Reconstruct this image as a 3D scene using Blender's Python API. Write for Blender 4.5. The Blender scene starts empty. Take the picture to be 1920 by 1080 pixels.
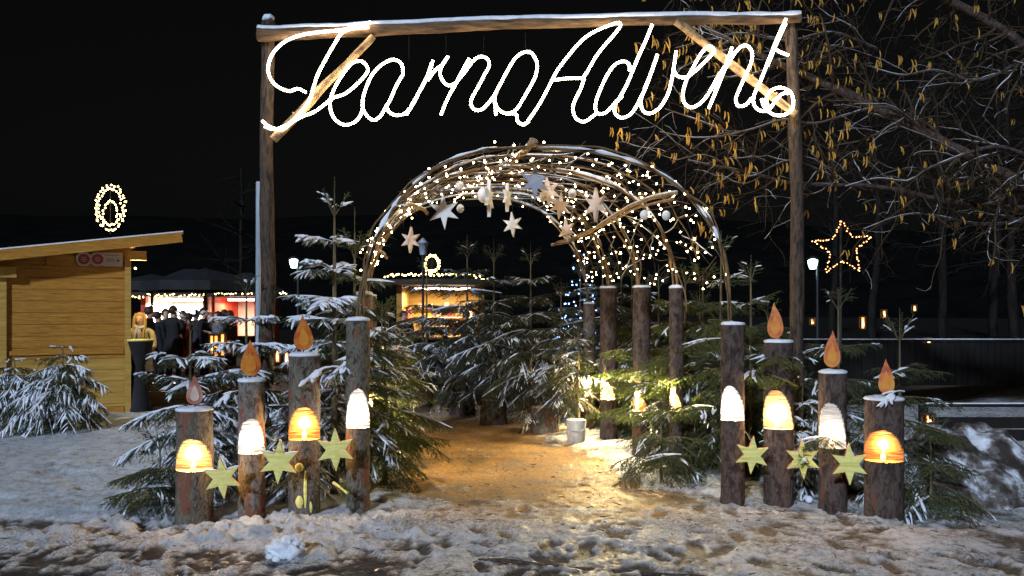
import bpy, bmesh, math, random
import numpy as np
from mathutils import Vector, Matrix, noise as mnoise
R = math.radians
PI = math.pi
sc = bpy.context.scene
C = sc.collection
EYE = 1.65; FP = 1700.0; CX = 960.0; HZ = 590.0

def at(px, py, Y):
    """real-world point at distance Y for a spot measured in the photograph"""
    return np.array([(px-CX)*Y/FP, Y, EYE-(py-HZ)*Y/FP])

# ---------------------------------------------------------------- noise
def _h(ix, iy, iz, s):
    n = (ix*374761393 + iy*668265263 + iz*2147483647 + s*1274126177) & 0xffffffff
    n = ((n ^ (n >> 13))*1274126177) & 0xffffffff
    n = ((n ^ (n >> 16))*2246822519) & 0xffffffff
    return ((n ^ (n >> 15)) & 0xffffff)/float(0xffffff)
def vn(x, y, z=0.0, s=0):
    x = np.asarray(x, float); y = np.asarray(y, float)+0*x; z = np.asarray(z, float)+0*x
    ix, iy, iz = (np.floor(a).astype(np.int64) for a in (x, y, z))
    fx, fy, fz = x-ix, y-iy, z-iz
    fx, fy, fz = (f*f*(3-2*f) for f in (fx, fy, fz))
    r = 0
    for dx in (0, 1):
        for dy in (0, 1):
            for dz in (0, 1):
                r = r+_h(ix+dx, iy+dy, iz+dz, s)*(fx if dx else 1-fx)*(fy if dy else 1-fy)*(fz if dz else 1-fz)
    return r
def fbm(x, y, z=0.0, s=0, o=4, g=.5):
    r = 0; a = 1; t = 0
    for k in range(o):
        f = 2.03**k
        r = r+a*vn(np.asarray(x)*f+k*17.3, np.asarray(y)*f+k*9.1, np.asarray(z)*f, s+k); t += a; a *= g
    return r/t
def sstep(a, b, x):
    t = np.clip((np.asarray(x, float)-a)/(b-a), 0, 1); return t*t*(3-2*t)

# ---------------------------------------------------------------- geometry collector
class G:
    def __init__(s): s.v = []; s.f = []; s.m = []; s.n = 0
    def add(s, v, f, m=0):
        v = np.asarray(v, float).reshape(-1, 3)
        s.v.append(v)
        if isinstance(f, np.ndarray): f = [f]
        elif len(f) and not isinstance(f[0], np.ndarray):
            d = {}
            for q in f: d.setdefault(len(q), []).append(q)
            f = [np.array(q, int) for q in d.values()]
        for q in f:
            if len(q): s.f.append(q+s.n); s.m.append(np.full(len(q), m, int) if np.isscalar(m) else np.asarray(m))
        s.n += len(v); return s
    def box(s, c, size, rz=0, m=0, rot=None):
        x, y, z = np.array(size)/2.
        v = np.array([[a*x, b*y, d*z] for a in (-1, 1) for b in (-1, 1) for d in (-1, 1)])
        if rot is not None: v = v @ np.array(rot).T
        elif rz: cs, sn = math.cos(rz), math.sin(rz); v = v @ np.array([[cs, sn, 0], [-sn, cs, 0], [0, 0, 1]])
        f = [(0, 1, 3, 2), (4, 6, 7, 5), (0, 4, 5, 1), (2, 3, 7, 6), (0, 2, 6, 4), (1, 5, 7, 3)]
        return s.add(v+np.array(c), f, m)
    def beam(s, a, b, w, h, m=0):
        a = np.array(a, float); b = np.array(b, float); d = b-a; L = np.linalg.norm(d); d /= L
        up = np.array([0, 0, 1.]) if abs(d[2]) < .95 else np.array([0, 1., 0])
        sd = np.cross(d, up); sd /= np.linalg.norm(sd); up = np.cross(sd, d)
        return s.box((a+b)/2, (L, w, h), m=m, rot=np.stack([d, -sd, up], 1))
    def tube(s, P, r, n=8, m=0, cap=True, flat=1.0):
        P = np.asarray(P, float); K = len(P); r = np.broadcast_to(np.asarray(r, float), (K,))
        T = np.gradient(P, axis=0); T /= np.linalg.norm(T, axis=1)[:, None]+1e-12
        ref = np.array([0, 0, 1.]) if abs(T[:, 2]).mean() < .8 else np.array([0, 1., .0])
        A = np.cross(T, ref); A /= np.linalg.norm(A, axis=1)[:, None]+1e-12
        B = np.cross(A, T)
        th = np.linspace(0, 2*PI, n, endpoint=False)
        v = P[:, None]+r[:, None, None]*(np.cos(th)[None, :, None]*A[:, None]+flat*np.sin(th)[None, :, None]*B[:, None])
        v = v.reshape(-1, 3)
        i = np.arange(K-1)[:, None]*n; j = np.arange(n)[None]; j2 = (j+1) % n
        f = np.stack([i+j, i+j2, i+n+j2, i+n+j], -1).reshape(-1, 4)
        fs = [f]
        s.add(v, fs, m)
        if cap:
            for e in (0, K-1):
                ring = v[e*n:(e+1)*n]; c = ring.mean(0)
                q = [(k, (k+1) % n, n) if e else ((k+1) % n, k, n) for k in range(n)]
                s.add(np.vstack([ring, c]), q, m)
        return s
    def ball(s, c, r, n=8, m=0, sc3=(1, 1, 1)):
        c = np.array(c, float)
        v = [[0, 0, 1]]; k = max(3, n//2)
        for i in range(1, k):
            p = PI*i/k
            for j in range(n): v.append([math.sin(p)*math.cos(2*PI*j/n), math.sin(p)*math.sin(2*PI*j/n), math.cos(p)])
        v.append([0, 0, -1]); f = []
        for j in range(n): f.append((0, 1+j, 1+(j+1) % n))
        for i in range(k-2):
            for j in range(n): a = 1+i*n; f.append((a+j, a+n+j, a+n+(j+1) % n, a+(j+1) % n))
        a = 1+(k-2)*n
        for j in range(n): f.append((a+j, len(v)-1, a+(j+1) % n))
        return s.add(np.array(v)*r*np.array(sc3)+c, f, m)
    def lathe(s, c, prof, n=24, m=0):
        c = np.array(c, float); th = np.linspace(0, 2*PI, n, endpoint=False); v = []
        for r, z in prof: v += [[r*math.cos(t), r*math.sin(t), z] for t in th]
        f = []
        for i in range(len(prof)-1):
            for j in range(n): f.append((i*n+j, i*n+(j+1) % n, (i+1)*n+(j+1) % n, (i+1)*n+j))
        return s.add(np.array(v)+c, f, m)
    def prism(s, pts, y0, y1, o, ax, ay, m=0, msd=None, bulge=0):
        """outline pts (u,v) in plane (ax, ay) at origin o, extruded along normal"""
        o = np.array(o, float); ax = np.array(ax, float); ay = np.array(ay, float); nn = np.cross(ax, ay)
        p = np.array(pts, float); k = len(p); c = p.mean(0)
        fr = o+p[:, :1]*ax+p[:, 1:]*ay+nn*y0; bk = o+p[:, :1]*ax+p[:, 1:]*ay+nn*y1
        cf = o+c[0]*ax+c[1]*ay+nn*(y0-bulge); cb = o+c[0]*ax+c[1]*ay+nn*(y1+bulge)
        s.add(np.vstack([fr, cf]), [(j, (j+1) % k, k) for j in range(k)], m)
        s.add(np.vstack([bk, cb]), [((j+1) % k, j, k) for j in range(k)], m)
        s.add(np.vstack([fr, bk]), [(j, j+k, (j+1) % k+k, (j+1) % k) for j in range(k)], m if msd is None else msd)
        return s
    def mesh(s, name, off=(0, 0, 0), smooth=True):
        me = bpy.data.meshes.new(name)
        V = np.vstack(s.v)-np.array(off, float); me.vertices.add(len(V)); me.vertices.foreach_set('co', V.astype(np.float32).ravel())
        cnt = np.concatenate([np.full(len(f), f.shape[1]) for f in s.f]); idx = np.concatenate([f.ravel() for f in s.f])
        me.loops.add(len(idx)); me.loops.foreach_set('vertex_index', idx.astype(np.int32))
        me.polygons.add(len(cnt)); st = np.concatenate([[0], np.cumsum(cnt)[:-1]])
        me.polygons.foreach_set('loop_start', st.astype(np.int32)); me.polygons.foreach_set('loop_total', cnt.astype(np.int32))
        me.polygons.foreach_set('material_index', np.concatenate(s.m).astype(np.int32))
        me.polygons.foreach_set('use_smooth', np.full(len(cnt), smooth))
        me.update(calc_edges=True); me.validate(); return me

def root(name, loc, label=None, cat=None, group=None, kind=None, rz=0):
    o = bpy.data.objects.new(name, None); C.objects.link(o); o.location = tuple(float(a) for a in loc); o.rotation_euler.z = rz
    o.empty_display_size = .1
    return tag(o, label, cat, group, kind)
def tag(o, label=None, cat=None, group=None, kind=None):
    for k, v in (('label', label), ('category', cat), ('group', group), ('kind', kind)):
        if v: o[k] = v
    return o
def wloc(p):
    v = np.zeros(3)
    while p is not None: v += np.array(p.location); p = p.parent
    return v
def obj(name, g, mats, parent=None, loc=None, smooth=True, world=True):
    """link the collected geometry (world coordinates) as one mesh object"""
    base = wloc(parent)
    o_ = np.array(loc, float) if loc is not None else base
    me = g.mesh(name, o_ if world else (0, 0, 0), smooth)
    for m in (mats if isinstance(mats, (list, tuple)) else [mats]): me.materials.append(m)
    o = bpy.data.objects.new(name, me); C.objects.link(o)
    if parent is not None: o.parent = parent
    o.location = tuple(o_-base if world else (loc if loc is not None else (0, 0, 0)))
    return o
def copy_tree(o, parent=None):
    c = o.copy(); C.objects.link(c); c.parent = parent
    for ch in list(o.children): copy_tree(ch, c)
    return c
def crom(P, step=.02):
    """smooth curve through points, resampled evenly"""
    P = np.asarray(P, float); Q = np.vstack([2*P[0]-P[1], P, 2*P[-1]-P[-2]]); out = []
    for i in range(1, len(Q)-2):
        t = np.linspace(0, 1, 24, endpoint=False)[:, None]
        a, b, c, d = Q[i-1], Q[i], Q[i+1], Q[i+2]
        out.append(.5*((2*b)+(-a+c)*t+(2*a-5*b+4*c-d)*t**2+(-a+3*b-3*c+d)*t**3))
    X = np.vstack(out+[P[-1:]]); s = np.concatenate([[0], np.cumsum(np.linalg.norm(np.diff(X, axis=0), axis=1))])
    n = max(2, int(s[-1]/step)); u = np.linspace(0, s[-1], n+1)
    return np.stack([np.interp(u, s, X[:, k]) for k in range(3)], 1)
def lump(c, r, seed, amp=.35, n=20, f=2.2, flat=1.0):
    """noisy lump vertices/faces"""
    g = G(); g.ball((0, 0, 0), 1, n); v = g.v[0]
    d = 1+amp*(fbm(v[:, 0]*f+5, v[:, 1]*f+5, v[:, 2]*f+5, seed, 4, .6)-.5)*2
    v = v*d[:, None]*np.asarray(r)*np.array([1, 1, flat])
    return v+np.array(c), g.f

# ---------------------------------------------------------------- materials
def mat(name, col=(.5, .5, .5), rough=.7, spec=.3, metal=0, emit=None, es=0, samp=None):
    m = bpy.data.materials.new(name); m.use_nodes = True; b = m.node_tree.nodes['Principled BSDF']
    b.inputs['Base Color'].default_value = (*col, 1); b.inputs['Roughness'].default_value = rough
    b.inputs['Specular IOR Level'].default_value = spec; b.inputs['Metallic'].default_value = metal
    if emit: b.inputs['Emission Color'].default_value = (*emit, 1); b.inputs['Emission Strength'].default_value = es
    if samp: m.cycles.emission_sampling = samp
    return m
def nd(m, t, **k):
    n = m.node_tree.nodes.new(t)
    for a, v in k.items():
        if a in n.inputs: n.inputs[a].default_value = v
        else: setattr(n, a, v)
    return n
def lk(m, a, b): m.node_tree.links.new(a, b)
def nmat(name, cols, scale=(8, 8, 8), rough=.75, detail=6, bump=.4, bscale=None, spec=.25, pos=(.35, .65), dist=.02, warp=0, patch=None):
    """noise-driven colour ramp over object coordinates plus bump"""
    m = mat(name, cols[0], rough, spec); b = m.node_tree.nodes['Principled BSDF']
    tc = nd(m, 'ShaderNodeTexCoord'); mp = nd(m, 'ShaderNodeMapping'); mp.inputs['Scale'].default_value = scale
    oi = nd(m, 'ShaderNodeObjectInfo'); add = nd(m, 'ShaderNodeVectorMath', operation='MULTIPLY_ADD')
    lk(m, tc.outputs['Object'], mp.inputs[0])
    lk(m, oi.outputs['Random'], add.inputs[0]); add.inputs[1].default_value = (31, 17, 23); lk(m, mp.outputs[0], add.inputs[2])
    nz = nd(m, 'ShaderNodeTexNoise'); nz.inputs['Scale'].default_value = 1; nz.inputs['Detail'].default_value = detail
    nz.inputs['Roughness'].default_value = .62; nz.inputs['Distortion'].default_value = warp
    lk(m, add.outputs[0], nz.inputs['Vector'])
    cr = nd(m, 'ShaderNodeValToRGB'); e = cr.color_ramp.elements
    e[0].position = pos[0]; e[0].color = (*cols[0], 1); e[1].position = pos[1]; e[1].color = (*cols[-1], 1)
    for i, c in enumerate(cols[1:-1]):
        x = e.new(pos[0]+(pos[1]-pos[0])*(i+1)/(len(cols)-1)); x.color = (*c, 1)
    lk(m, nz.outputs['Fac'], cr.inputs[0]); lk(m, cr.outputs[0], b.inputs['Base Color'])
    if patch:
        pc, ps, thr = patch; mp2 = nd(m, 'ShaderNodeMapping'); mp2.inputs['Scale'].default_value = ps; lk(m, tc.outputs['Object'], mp2.inputs[0])
        ad2 = nd(m, 'ShaderNodeVectorMath', operation='MULTIPLY_ADD'); lk(m, oi.outputs['Random'], ad2.inputs[0]); ad2.inputs[1].default_value = (47, 29, 13); lk(m, mp2.outputs[0], ad2.inputs[2])
        n3 = nd(m, 'ShaderNodeTexNoise'); n3.inputs['Scale'].default_value = 1; n3.inputs['Detail'].default_value = 5; n3.inputs['Roughness'].default_value = .6; lk(m, ad2.outputs[0], n3.inputs['Vector'])
        mr = nd(m, 'ShaderNodeMapRange'); mr.inputs[1].default_value = thr; mr.inputs[2].default_value = thr+.03; lk(m, n3.outputs['Fac'], mr.inputs[0])
        mx = nd(m, 'ShaderNodeMix', data_type='RGBA'); lk(m, mr.outputs[0], mx.inputs[0]); lk(m, cr.outputs[0], mx.inputs[6]); m2 = nd(m, 'ShaderNodeMix', data_type='RGBA'); m2.blend_type = 'MULTIPLY'; m2.inputs[0].default_value = .6
        m2.inputs[6].default_value = (*pc, 1); c3 = nd(m, 'ShaderNodeMapRange'); c3.inputs[3].default_value = .35; c3.inputs[4].default_value = 1.5; lk(m, nz.outputs['Fac'], c3.inputs[0]); lk(m, c3.outputs[0], m2.inputs[7]); lk(m, m2.outputs[2], mx.inputs[7]); lk(m, mx.outputs[2], b.inputs['Base Color'])
    if bump:
        n2 = nd(m, 'ShaderNodeTexNoise'); n2.inputs['Scale'].default_value = bscale or 3; n2.inputs['Detail'].default_value = 5
        lk(m, add.outputs[0], n2.inputs['Vector'])
        bp = nd(m, 'ShaderNodeBump'); bp.inputs['Strength'].default_value = bump; bp.inputs['Distance'].default_value = dist
        lk(m, n2.outputs['Fac'], bp.inputs['Height']); lk(m, bp.outputs[0], b.inputs['Normal'])
    return m
M = {}
M['snow'] = nmat('snow', [(.62, .66, .74), (.82, .84, .88)], (14, 14, 14), .6, bump=.5, bscale=4)
M['snow'].node_tree.nodes['Principled BSDF'].inputs['Subsurface Weight'].default_value = 0
M['bark'] = nmat('spruce_bark', [(.022, .017, .013), (.07, .056, .042), (.16, .14, .11), (.085, .07, .052), (.05, .036, .027)], (20, 20, 12), .85, bump=1.0, bscale=3, detail=9, pos=(.3, .72), warp=.8, patch=((.19, .08, .048), (9, 9, 3), .58))
M['barkred'] = nmat('peeled_bark', [(.05, .03, .022), (.10, .07, .055), (.22, .19, .16), (.10, .07, .05), (.08, .05, .04)], (18, 18, 10), .8, bump=.9, bscale=3, detail=9, pos=(.3, .7), warp=.5, patch=((.22, .085, .048), (9, 9, 3), .55))
M['bark_dark'] = nmat('dark_bark', [(.012, .009, .008), (.05, .032, .026), (.10, .072, .058), (.04, .026, .02)], (24, 24, 12), .9, bump=1, bscale=2, detail=9, pos=(.3, .72), warp=.5, patch=((.13, .055, .035), (10, 10, 2.4), .64))
M['cut'] = nmat('sawn_wood', [(.36, .22, .10), (.58, .40, .20), (.50, .30, .13)], (6, 6, 38), .7, bump=.8, bscale=1.5, pos=(.3, .7), dist=.01, warp=.5)
M['cutorange'] = nmat('resinous_sawn_wood', [(.30, .11, .03), (.50, .22, .07), (.42, .16, .045)], (6, 6, 38), .7, bump=.8, bscale=1.5, pos=(.3, .7), dist=.01, warp=.5)
M['cutgrey'] = nmat('weathered_sawn_wood', [(.34, .31, .28), (.62, .58, .54), (.48, .44, .40)], (6, 6, 34), .75, bump=.9, bscale=1.5, pos=(.3, .7), dist=.012, warp=.8)
M['pole'] = nmat('peeled_pole', [(.13, .07, .035), (.30, .19, .09), (.40, .27, .13)], (18, 18, 18), .7, bump=.5)
M['post'] = nmat('pole_bark', [(.016, .012, .010), (.042, .030, .022), (.095, .062, .04), (.035, .025, .018)], (26, 26, 6), .8, bump=.8)
M['beam'] = nmat('beam_bark', [(.035, .024, .016), (.12, .07, .035), (.20, .125, .065)], (4, 26, 26), .8, bump=.8)
M['arch'] = nmat('hazel_bark', [(.07, .042, .018), (.20, .125, .055)], (12, 12, 12), .65, bump=.4)
M['twig'] = nmat('twig_bark', [(.025, .017, .010), (.085, .055, .028)], (9, 9, 9), .75, bump=0)
M['needle'] = nmat('spruce_needles', [(.010, .024, .008), (.028, .052, .014), (.05, .075, .017)], (5, 5, 5), .5, bump=0, spec=.35, pos=(.3, .7))
M['needlefresh'] = nmat('lit_spruce_needles', [(.03, .05, .010), (.065, .095, .018), (.11, .135, .03)], (5, 5, 5), .45, bump=0, spec=.4, pos=(.3, .7))  # yellower needle green, brightened in the colour to look candle-lit
_m = M['needlefresh']; _b = _m.node_tree.nodes['Principled BSDF']; _t = nd(_m, 'ShaderNodeBsdfTranslucent'); _x = nd(_m, 'ShaderNodeMixShader'); _x.inputs[0].default_value = .42  # needlefresh: brightened needle green, made translucent for the candle-lit look
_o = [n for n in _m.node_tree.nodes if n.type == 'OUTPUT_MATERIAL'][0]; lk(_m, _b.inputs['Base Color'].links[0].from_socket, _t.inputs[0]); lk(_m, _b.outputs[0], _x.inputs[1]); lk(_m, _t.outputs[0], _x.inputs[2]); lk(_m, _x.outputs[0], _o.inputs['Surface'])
M['needledark'] = nmat('dark_spruce_needles', [(.007, .014, .006), (.02, .034, .012)], (5, 5, 5), .55, bump=0, spec=.3)
M['stem'] = nmat('spruce_stem', [(.06, .045, .025), (.15, .12, .06)], (20, 20, 8), .8, bump=.4)
M['woods'] = nmat('woods_bark', [(.006, .005, .004), (.016, .013, .011)], (8, 8, 3), .9, bump=0, spec=.1)
M['catkin'] = nmat('catkin', [(.26, .13, .02), (.55, .33, .06)], (40, 40, 40), .8, bump=0)
M['staryellow'] = nmat('painted_yellow_wood', [(.55, .48, .10), (.80, .72, .24), (.68, .60, .17)], (3, 3, 26), .6, bump=.3, bscale=1.5, dist=.004)
M['starside'] = nmat('star_edge', [(.30, .10, .04), (.45, .2, .08)], (8, 8, 8), .7, bump=.2)
M['starwhite'] = nmat('white_star', [(.60, .57, .52), (.78, .76, .72)], (7, 7, 7), .7, bump=.3)
M['starpink'] = nmat('pale_wood_star', [(.50, .36, .27), (.70, .55, .43)], (7, 7, 7), .7, bump=.3)
M['stargrey'] = nmat('blue_grey_star', [(.22, .24, .28), (.36, .38, .42)], (7, 7, 7), .7, bump=.3)
M['flame'] = nmat('orange_painted_wood', [(.36, .05, .012), (.55, .14, .02), (.60, .26, .03)], (6, 6, 9), .5, bump=.15, spec=.4)
M['flamecore'] = nmat('amber_paint', [(.58, .17, .02), (.64, .27, .035)], (9, 9, 12), .5, bump=.15)
M['flameworn'] = nmat('worn_pink_paint', [(.30, .09, .06), (.45, .20, .15), (.50, .30, .24)], (9, 9, 12), .6, bump=.2)
M['flameedge'] = nmat('red_painted_edge', [(.30, .03, .012), (.38, .06, .02)], (8, 8, 8), .5, bump=.1)
M['wood'] = nmat('hut_boards', [(.22, .095, .014), (.44, .21, .032), (.30, .13, .02), (.48, .25, .042)], (1.6, 1.6, 26), .6, bump=.25, bscale=1.5, dist=.004)
M['woodlight'] = nmat('pale_boards', [(.34, .20, .04), (.50, .31, .075)], (2, 2, 30), .6, bump=.25, bscale=1.5, dist=.004)
M['wooddark'] = nmat('dark_boards', [(.045, .028, .018), (.10, .06, .035)], (3, 3, 22), .8, bump=.4)
M['fence'] = nmat('fence_boards', [(.006, .005, .005), (.014, .011, .009)], (14, 14, 3), .85, bump=.4)
M['canvas'] = nmat('dark_canvas', [(.010, .010, .012), (.02, .019, .022)], (2, 2, 2), .8, bump=.3)
M['metal'] = nmat('galvanised_metal', [(.22, .26, .32), (.33, .38, .45)], (10, 10, 3), .5, bump=.1)
M['dark'] = mat('dark_metal', (.02, .02, .022), .5)
M['wire'] = mat('black_wire', (.03, .025, .02), .6)
M['bulb'] = mat('warm_bulb', (.9, .8, .6), .3, emit=(1, .70, .34), es=44)
M['bulbyellow'] = mat('yellow_bulb', (.9, .8, .5), .3, emit=(1, .72, .22), es=14)
M['bulborange'] = mat('orange_bulb', (.9, .6, .4), .3, emit=(1, .42, .14), es=6)
M['bulbblue'] = mat('blue_bulb', (.5, .6, .9), .3, emit=(.25, .45, 1), es=6)
M['rope'] = mat('rope_light', (.9, .9, .9), .3, emit=(1, .82, .58), es=18)
M['wax'] = mat('wax', (.8, .75, .6), .5, emit=(1, .55, .22), es=1.6)  # emission stands in for flame light shining through the wax
M['candleflame'] = mat('candle_flame', (1, .8, .4), .5, emit=(1, .62, .25), es=30)
M['glow'] = mat('lantern_glow', (.9, .5, .2), .5, emit=(1, .26, .05), es=2.6)
M['glowhot'] = mat('lantern_glow_hot', (.9, .7, .4), .5, emit=(1, .50, .16), es=6)
M['lampglow'] = mat('street_lamp_glow', (.9, 1, .9), .4, emit=(.55, 1, .82), es=7)
M['tube'] = mat('stall_lamp_tube', (1, 1, 1), .4, emit=(1, .86, .66), es=22)
M['white'] = nmat('white_paint', [(.7, .68, .66), (.8, .79, .77)], (4, 4, 4), .6, bump=0)
M['whitewash'] = nmat('chipped_white_paint', [(.45, .42, .38), (.72, .70, .67)], (9, 9, 5), .7, bump=.3)
M['red'] = nmat('red_paint', [(.45, .05, .03), (.55, .09, .05)], (4, 4, 4), .6, bump=0)
M['redsign'] = mat('red_print', (.28, .03, .03), .6)
M['ink'] = mat('dark_print', (.1, .09, .1), .6)
M['plaque'] = mat('plaque_white', (.42, .38, .36), .5)
# ---------------------------------------------------------------- camera, sky, sun
cam = bpy.data.cameras.new('camera'); co = bpy.data.objects.new('camera', cam); C.objects.link(co)
cam.sensor_width = 36; cam.lens = FP/1920*36; cam.shift_y = 50/1920; cam.clip_end = 2000; cam.clip_start = .1
co.location = (0, 0, EYE); co.rotation_euler = (R(90), 0, 0); sc.camera = co
SUN_EL, SUN_AZ = R(24), R(202)       # low cold light from behind, a little to the left of, the viewer
w = bpy.data.worlds.new('World'); sc.world = w; w.use_nodes = True
nt = w.node_tree; bg = nt.nodes['Background']; sky = nt.nodes.new('ShaderNodeTexSky'); sky.sky_type = 'NISHITA'
sky.sun_disc = False; sky.sun_elevation = SUN_EL; sky.sun_rotation = SUN_AZ; sky.air_density = .6; sky.dust_density = 3.5; sky.ozone_density = .5
hs = nt.nodes.new('ShaderNodeHueSaturation'); hs.inputs['Saturation'].default_value = .12
nt.links.new(sky.outputs[0], hs.inputs['Color']); nt.links.new(hs.outputs[0], bg.inputs[0]); bg.inputs[1].default_value = .0008
sd = bpy.data.lights.new('sun', 'SUN'); so = bpy.data.objects.new('sun', sd); C.objects.link(so)
sd.energy = 2.7; sd.angle = R(2.5); sd.color = (.64, .78, 1.0)
dv = Vector((math.sin(SUN_AZ)*math.cos(SUN_EL), math.cos(SUN_AZ)*math.cos(SUN_EL), math.sin(SUN_EL)))
so.rotation_euler = dv.to_track_quat('Z', 'Y').to_euler(); so.location = (0, -5, 8)
vs = sc.view_settings; sc.display_settings.display_device = 'sRGB'; vs.view_transform = 'Standard'; vs.look = 'None'; vs.exposure = .25; vs.gamma = 1
sc.render.engine = 'CYCLES'; cy = sc.cycles
cy.use_denoising = True; cy.use_adaptive_sampling = True; cy.adaptive_threshold = .02
try: cy.denoiser = 'OPENIMAGEDENOISE'; cy.denoising_input_passes = 'RGB_ALBEDO_NORMAL'
except Exception: pass
cy.max_bounces = 5; cy.diffuse_bounces = 3; cy.glossy_bounces = 2; cy.transmission_bounces = 2; cy.transparent_max_bounces = 4
cy.sample_clamp_indirect = 4; cy.sample_clamp_direct = 0; cy.use_light_tree = True; cy.caustics_reflective = False; cy.caustics_refractive = False

# ---------------------------------------------------------------- ground
def graded(lo, hi, fine_lo, fine_hi, st, gr=1.09):
    a = [fine_lo]; s = st
    while a[-1] > lo: s *= gr; a.append(a[-1]-s)
    a = a[::-1]; b = list(np.arange(fine_lo+st, fine_hi, st)); s = st; b.append(fine_hi)
    while b[-1] < hi: s *= gr; b.append(b[-1]+s)
    return np.array(a+b)
def pathness(x, y):
    # centre line of the trodden sawdust path
    yc = np.array([0, 5, 6.5, 8, 9.5, 11, 13, 16]); xc = np.array([.7, .6, .45, .25, -.1, -.35, -.7, -1.2]); hw = np.array([2.4, 2.1, 1.7, 1.15, 1.2, 1.25, 1.1, .9])
    c = np.interp(y, yc, xc); h = np.interp(y, yc, hw)
    wob = (fbm(x*1.1, y*1.1, 0, 40)-.5)*1.1+(fbm(x*4, y*4, 0, 41)-.5)*.5
    return sstep(h+.35, h-.35, np.abs(x-c)+wob)*sstep(16.5, 14, y)
def bill(x, y, f, s, o=3):
    r = 0; w_ = 1; t_ = 0
    for k in range(o): r = r+w_*np.abs(2*vn(x*f*2**k+k*3.7, y*f*2**k, 0, s+k)-1); t_ += w_; w_ *= .55
    return r/t_
def ground_parts(x, y):
    big = fbm(x*.35, y*.35, 0, 1, 3)-.5
    fine = fbm(x*7, y*7, 0, 2, 5, .6); mid = fbm(x*2.0, y*2.0, 0, 3, 4, .55)
    puff = bill(x, y, 5.5, 6); puff2 = bill(x, y, 12, 26)
    p = pathness(x, y)*sstep(6.0, 7.8, y+(mid-.5)*1.2)                            # sawdust path
    fore = sstep(8.3, 7.4, y+(mid-.5)*1.0)                                         # trodden gravel and crushed snow in front
    left = sstep(-2.1, -2.9, x+(mid-.5))*sstep(7.0, 7.6, y+(mid-.5)*.6)            # smooth field by the hut
    edge = sstep(6.2, 5.7, y+.22*x+(mid-.5)*1.2)*sstep(.9, -.6, x+(mid-.5))        # wet roadside
    dep = .03+.05*(mid-.42)+.035*(fine-.5)+.02*puff2
    dep = dep*(1-p)+p*(-.010+.07*(fine-.54)+.07*(mid-.5)+.02*pathness(x*1.0, y)*(1-p))
    dep = dep*(1-left)+left*(.055+.03*(mid-.5)+.025*(fine-.5)+.035*puff+.02*puff2)
    calm = sstep(.40, .60, fbm(x*.8, y*.8, 0, 61, 2)); tro = .020+(.010+.020*calm)*(puff2-.33)+.06*(mid-.5)+.04*(fine-.5)
    fr = fore*sstep(-1.2, .1, x+(mid-.5)); dep = dep*(1-fr)+fr*tro
    sl = fore*sstep(.3, -1.0, x+(mid-.5))*(1-left)
    calm2 = .45+.55*sstep(.38, .58, fbm(x*.9, y*.9, 0, 63, 2)); slush = calm2*(.085*(puff-.30)+.060*(puff2-.35))+.03*(fine-.5)+.06*(mid-.5)+.024
    dep = dep*(1-sl)+sl*(slush*(1-.35*edge)-.010*edge)
    ridge = np.exp(-((y-(6.95+.10*x+.3*(mid-.5)))/.3)**2)*sstep(-.2, -.9, x); dep = dep+ridge*(.03*puff+.008)
    dents = sstep(.62, .72, fbm(x*3.1, y*2.3, 0, 12, 2)); dep = dep-left*dents*.035
    dep = dep+sstep(15, 17.5, y+(mid-.5)*3)*(-.2)*sstep(-9, -7, x+.0*y)  # snow cover dropped far back so the distance stays dark
    lum = fbm(x*14, y*14, 0, 36, 4, .6)
    if len(x) > 10:                                    # boot prints of the visitors
        rp = np.random.default_rng(91)
        for q in range(170):
            fx, fy = rp.uniform(-3.6, 3.6), rp.uniform(5.7, 9.4); an = rp.normal(0, .5)
            m_ = np.where((np.abs(x-fx) < .3) & (np.abs(y-fy) < .3))[0]
            u_ = (x[m_]-fx)*math.cos(an)-(y[m_]-fy)*math.sin(an); v_ = (x[m_]-fx)*math.sin(an)+(y[m_]-fy)*math.cos(an)
            e_ = (u_/.062)**2+(v_/.15)**2
            dep[m_] += -.026*np.exp(-e_**2.2)+.009*np.exp(-((np.sqrt(e_)-1.25)/.22)**2)
    return big, fine, mid, lum, p, dep, left, edge, fore
xs = graded(-160, 160, -4.6, 4.6, .018); ys = graded(-40, 260, 5.3, 9.2, .018, 1.035)
X, Y = np.meshgrid(xs, ys)
x = X.ravel(); y = Y.ravel()
big, fine, mid, lum, pth, dep, leftm, edge, fore = ground_parts(x, y)
far = sstep(14, 40, y)
pathfull = pth
z = .05*big*sstep(5, 9, y)+np.maximum(dep, -.004)+.006*(fine-.5)+.003*(lum-.5)
z = z+sstep(4.5, 12, x)*sstep(10, 22, y)*1.0 + far*1.0*sstep(30, 120, y)
snowc = sstep(-.004, .014, dep-.008+.02*(lum-.5))
def gz(px_, py_):
    a = np.array([px_], float); b = np.array([py_], float)
    bg_, fi, mi, lu, p_, d_, l_, e_, f_ = ground_parts(a, b)
    return float((.05*bg_*sstep(5, 9, b)+np.maximum(d_, -.004)+sstep(4.5, 12, a)*sstep(10, 22, b)*1.0)[0])
g = G(); ny, nx = X.shape
i = (np.arange(ny-1)[:, None]*nx+np.arange(nx-1)[None]).ravel()
g.add(np.stack([x, y, z], 1), np.stack([i, i+1, i+nx+1, i+nx], 1))
me = g.mesh('ground')
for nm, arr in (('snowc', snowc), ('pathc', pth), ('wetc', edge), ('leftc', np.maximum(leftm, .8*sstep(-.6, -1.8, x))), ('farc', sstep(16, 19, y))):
    a = me.attributes.new(nm, 'FLOAT', 'POINT'); a.data.foreach_set('value', arr.astype(np.float32))
m = mat('snowy_ground', (.3, .3, .3), .8, .3); b = m.node_tree.nodes['Principled BSDF']; M['ground'] = m
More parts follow.
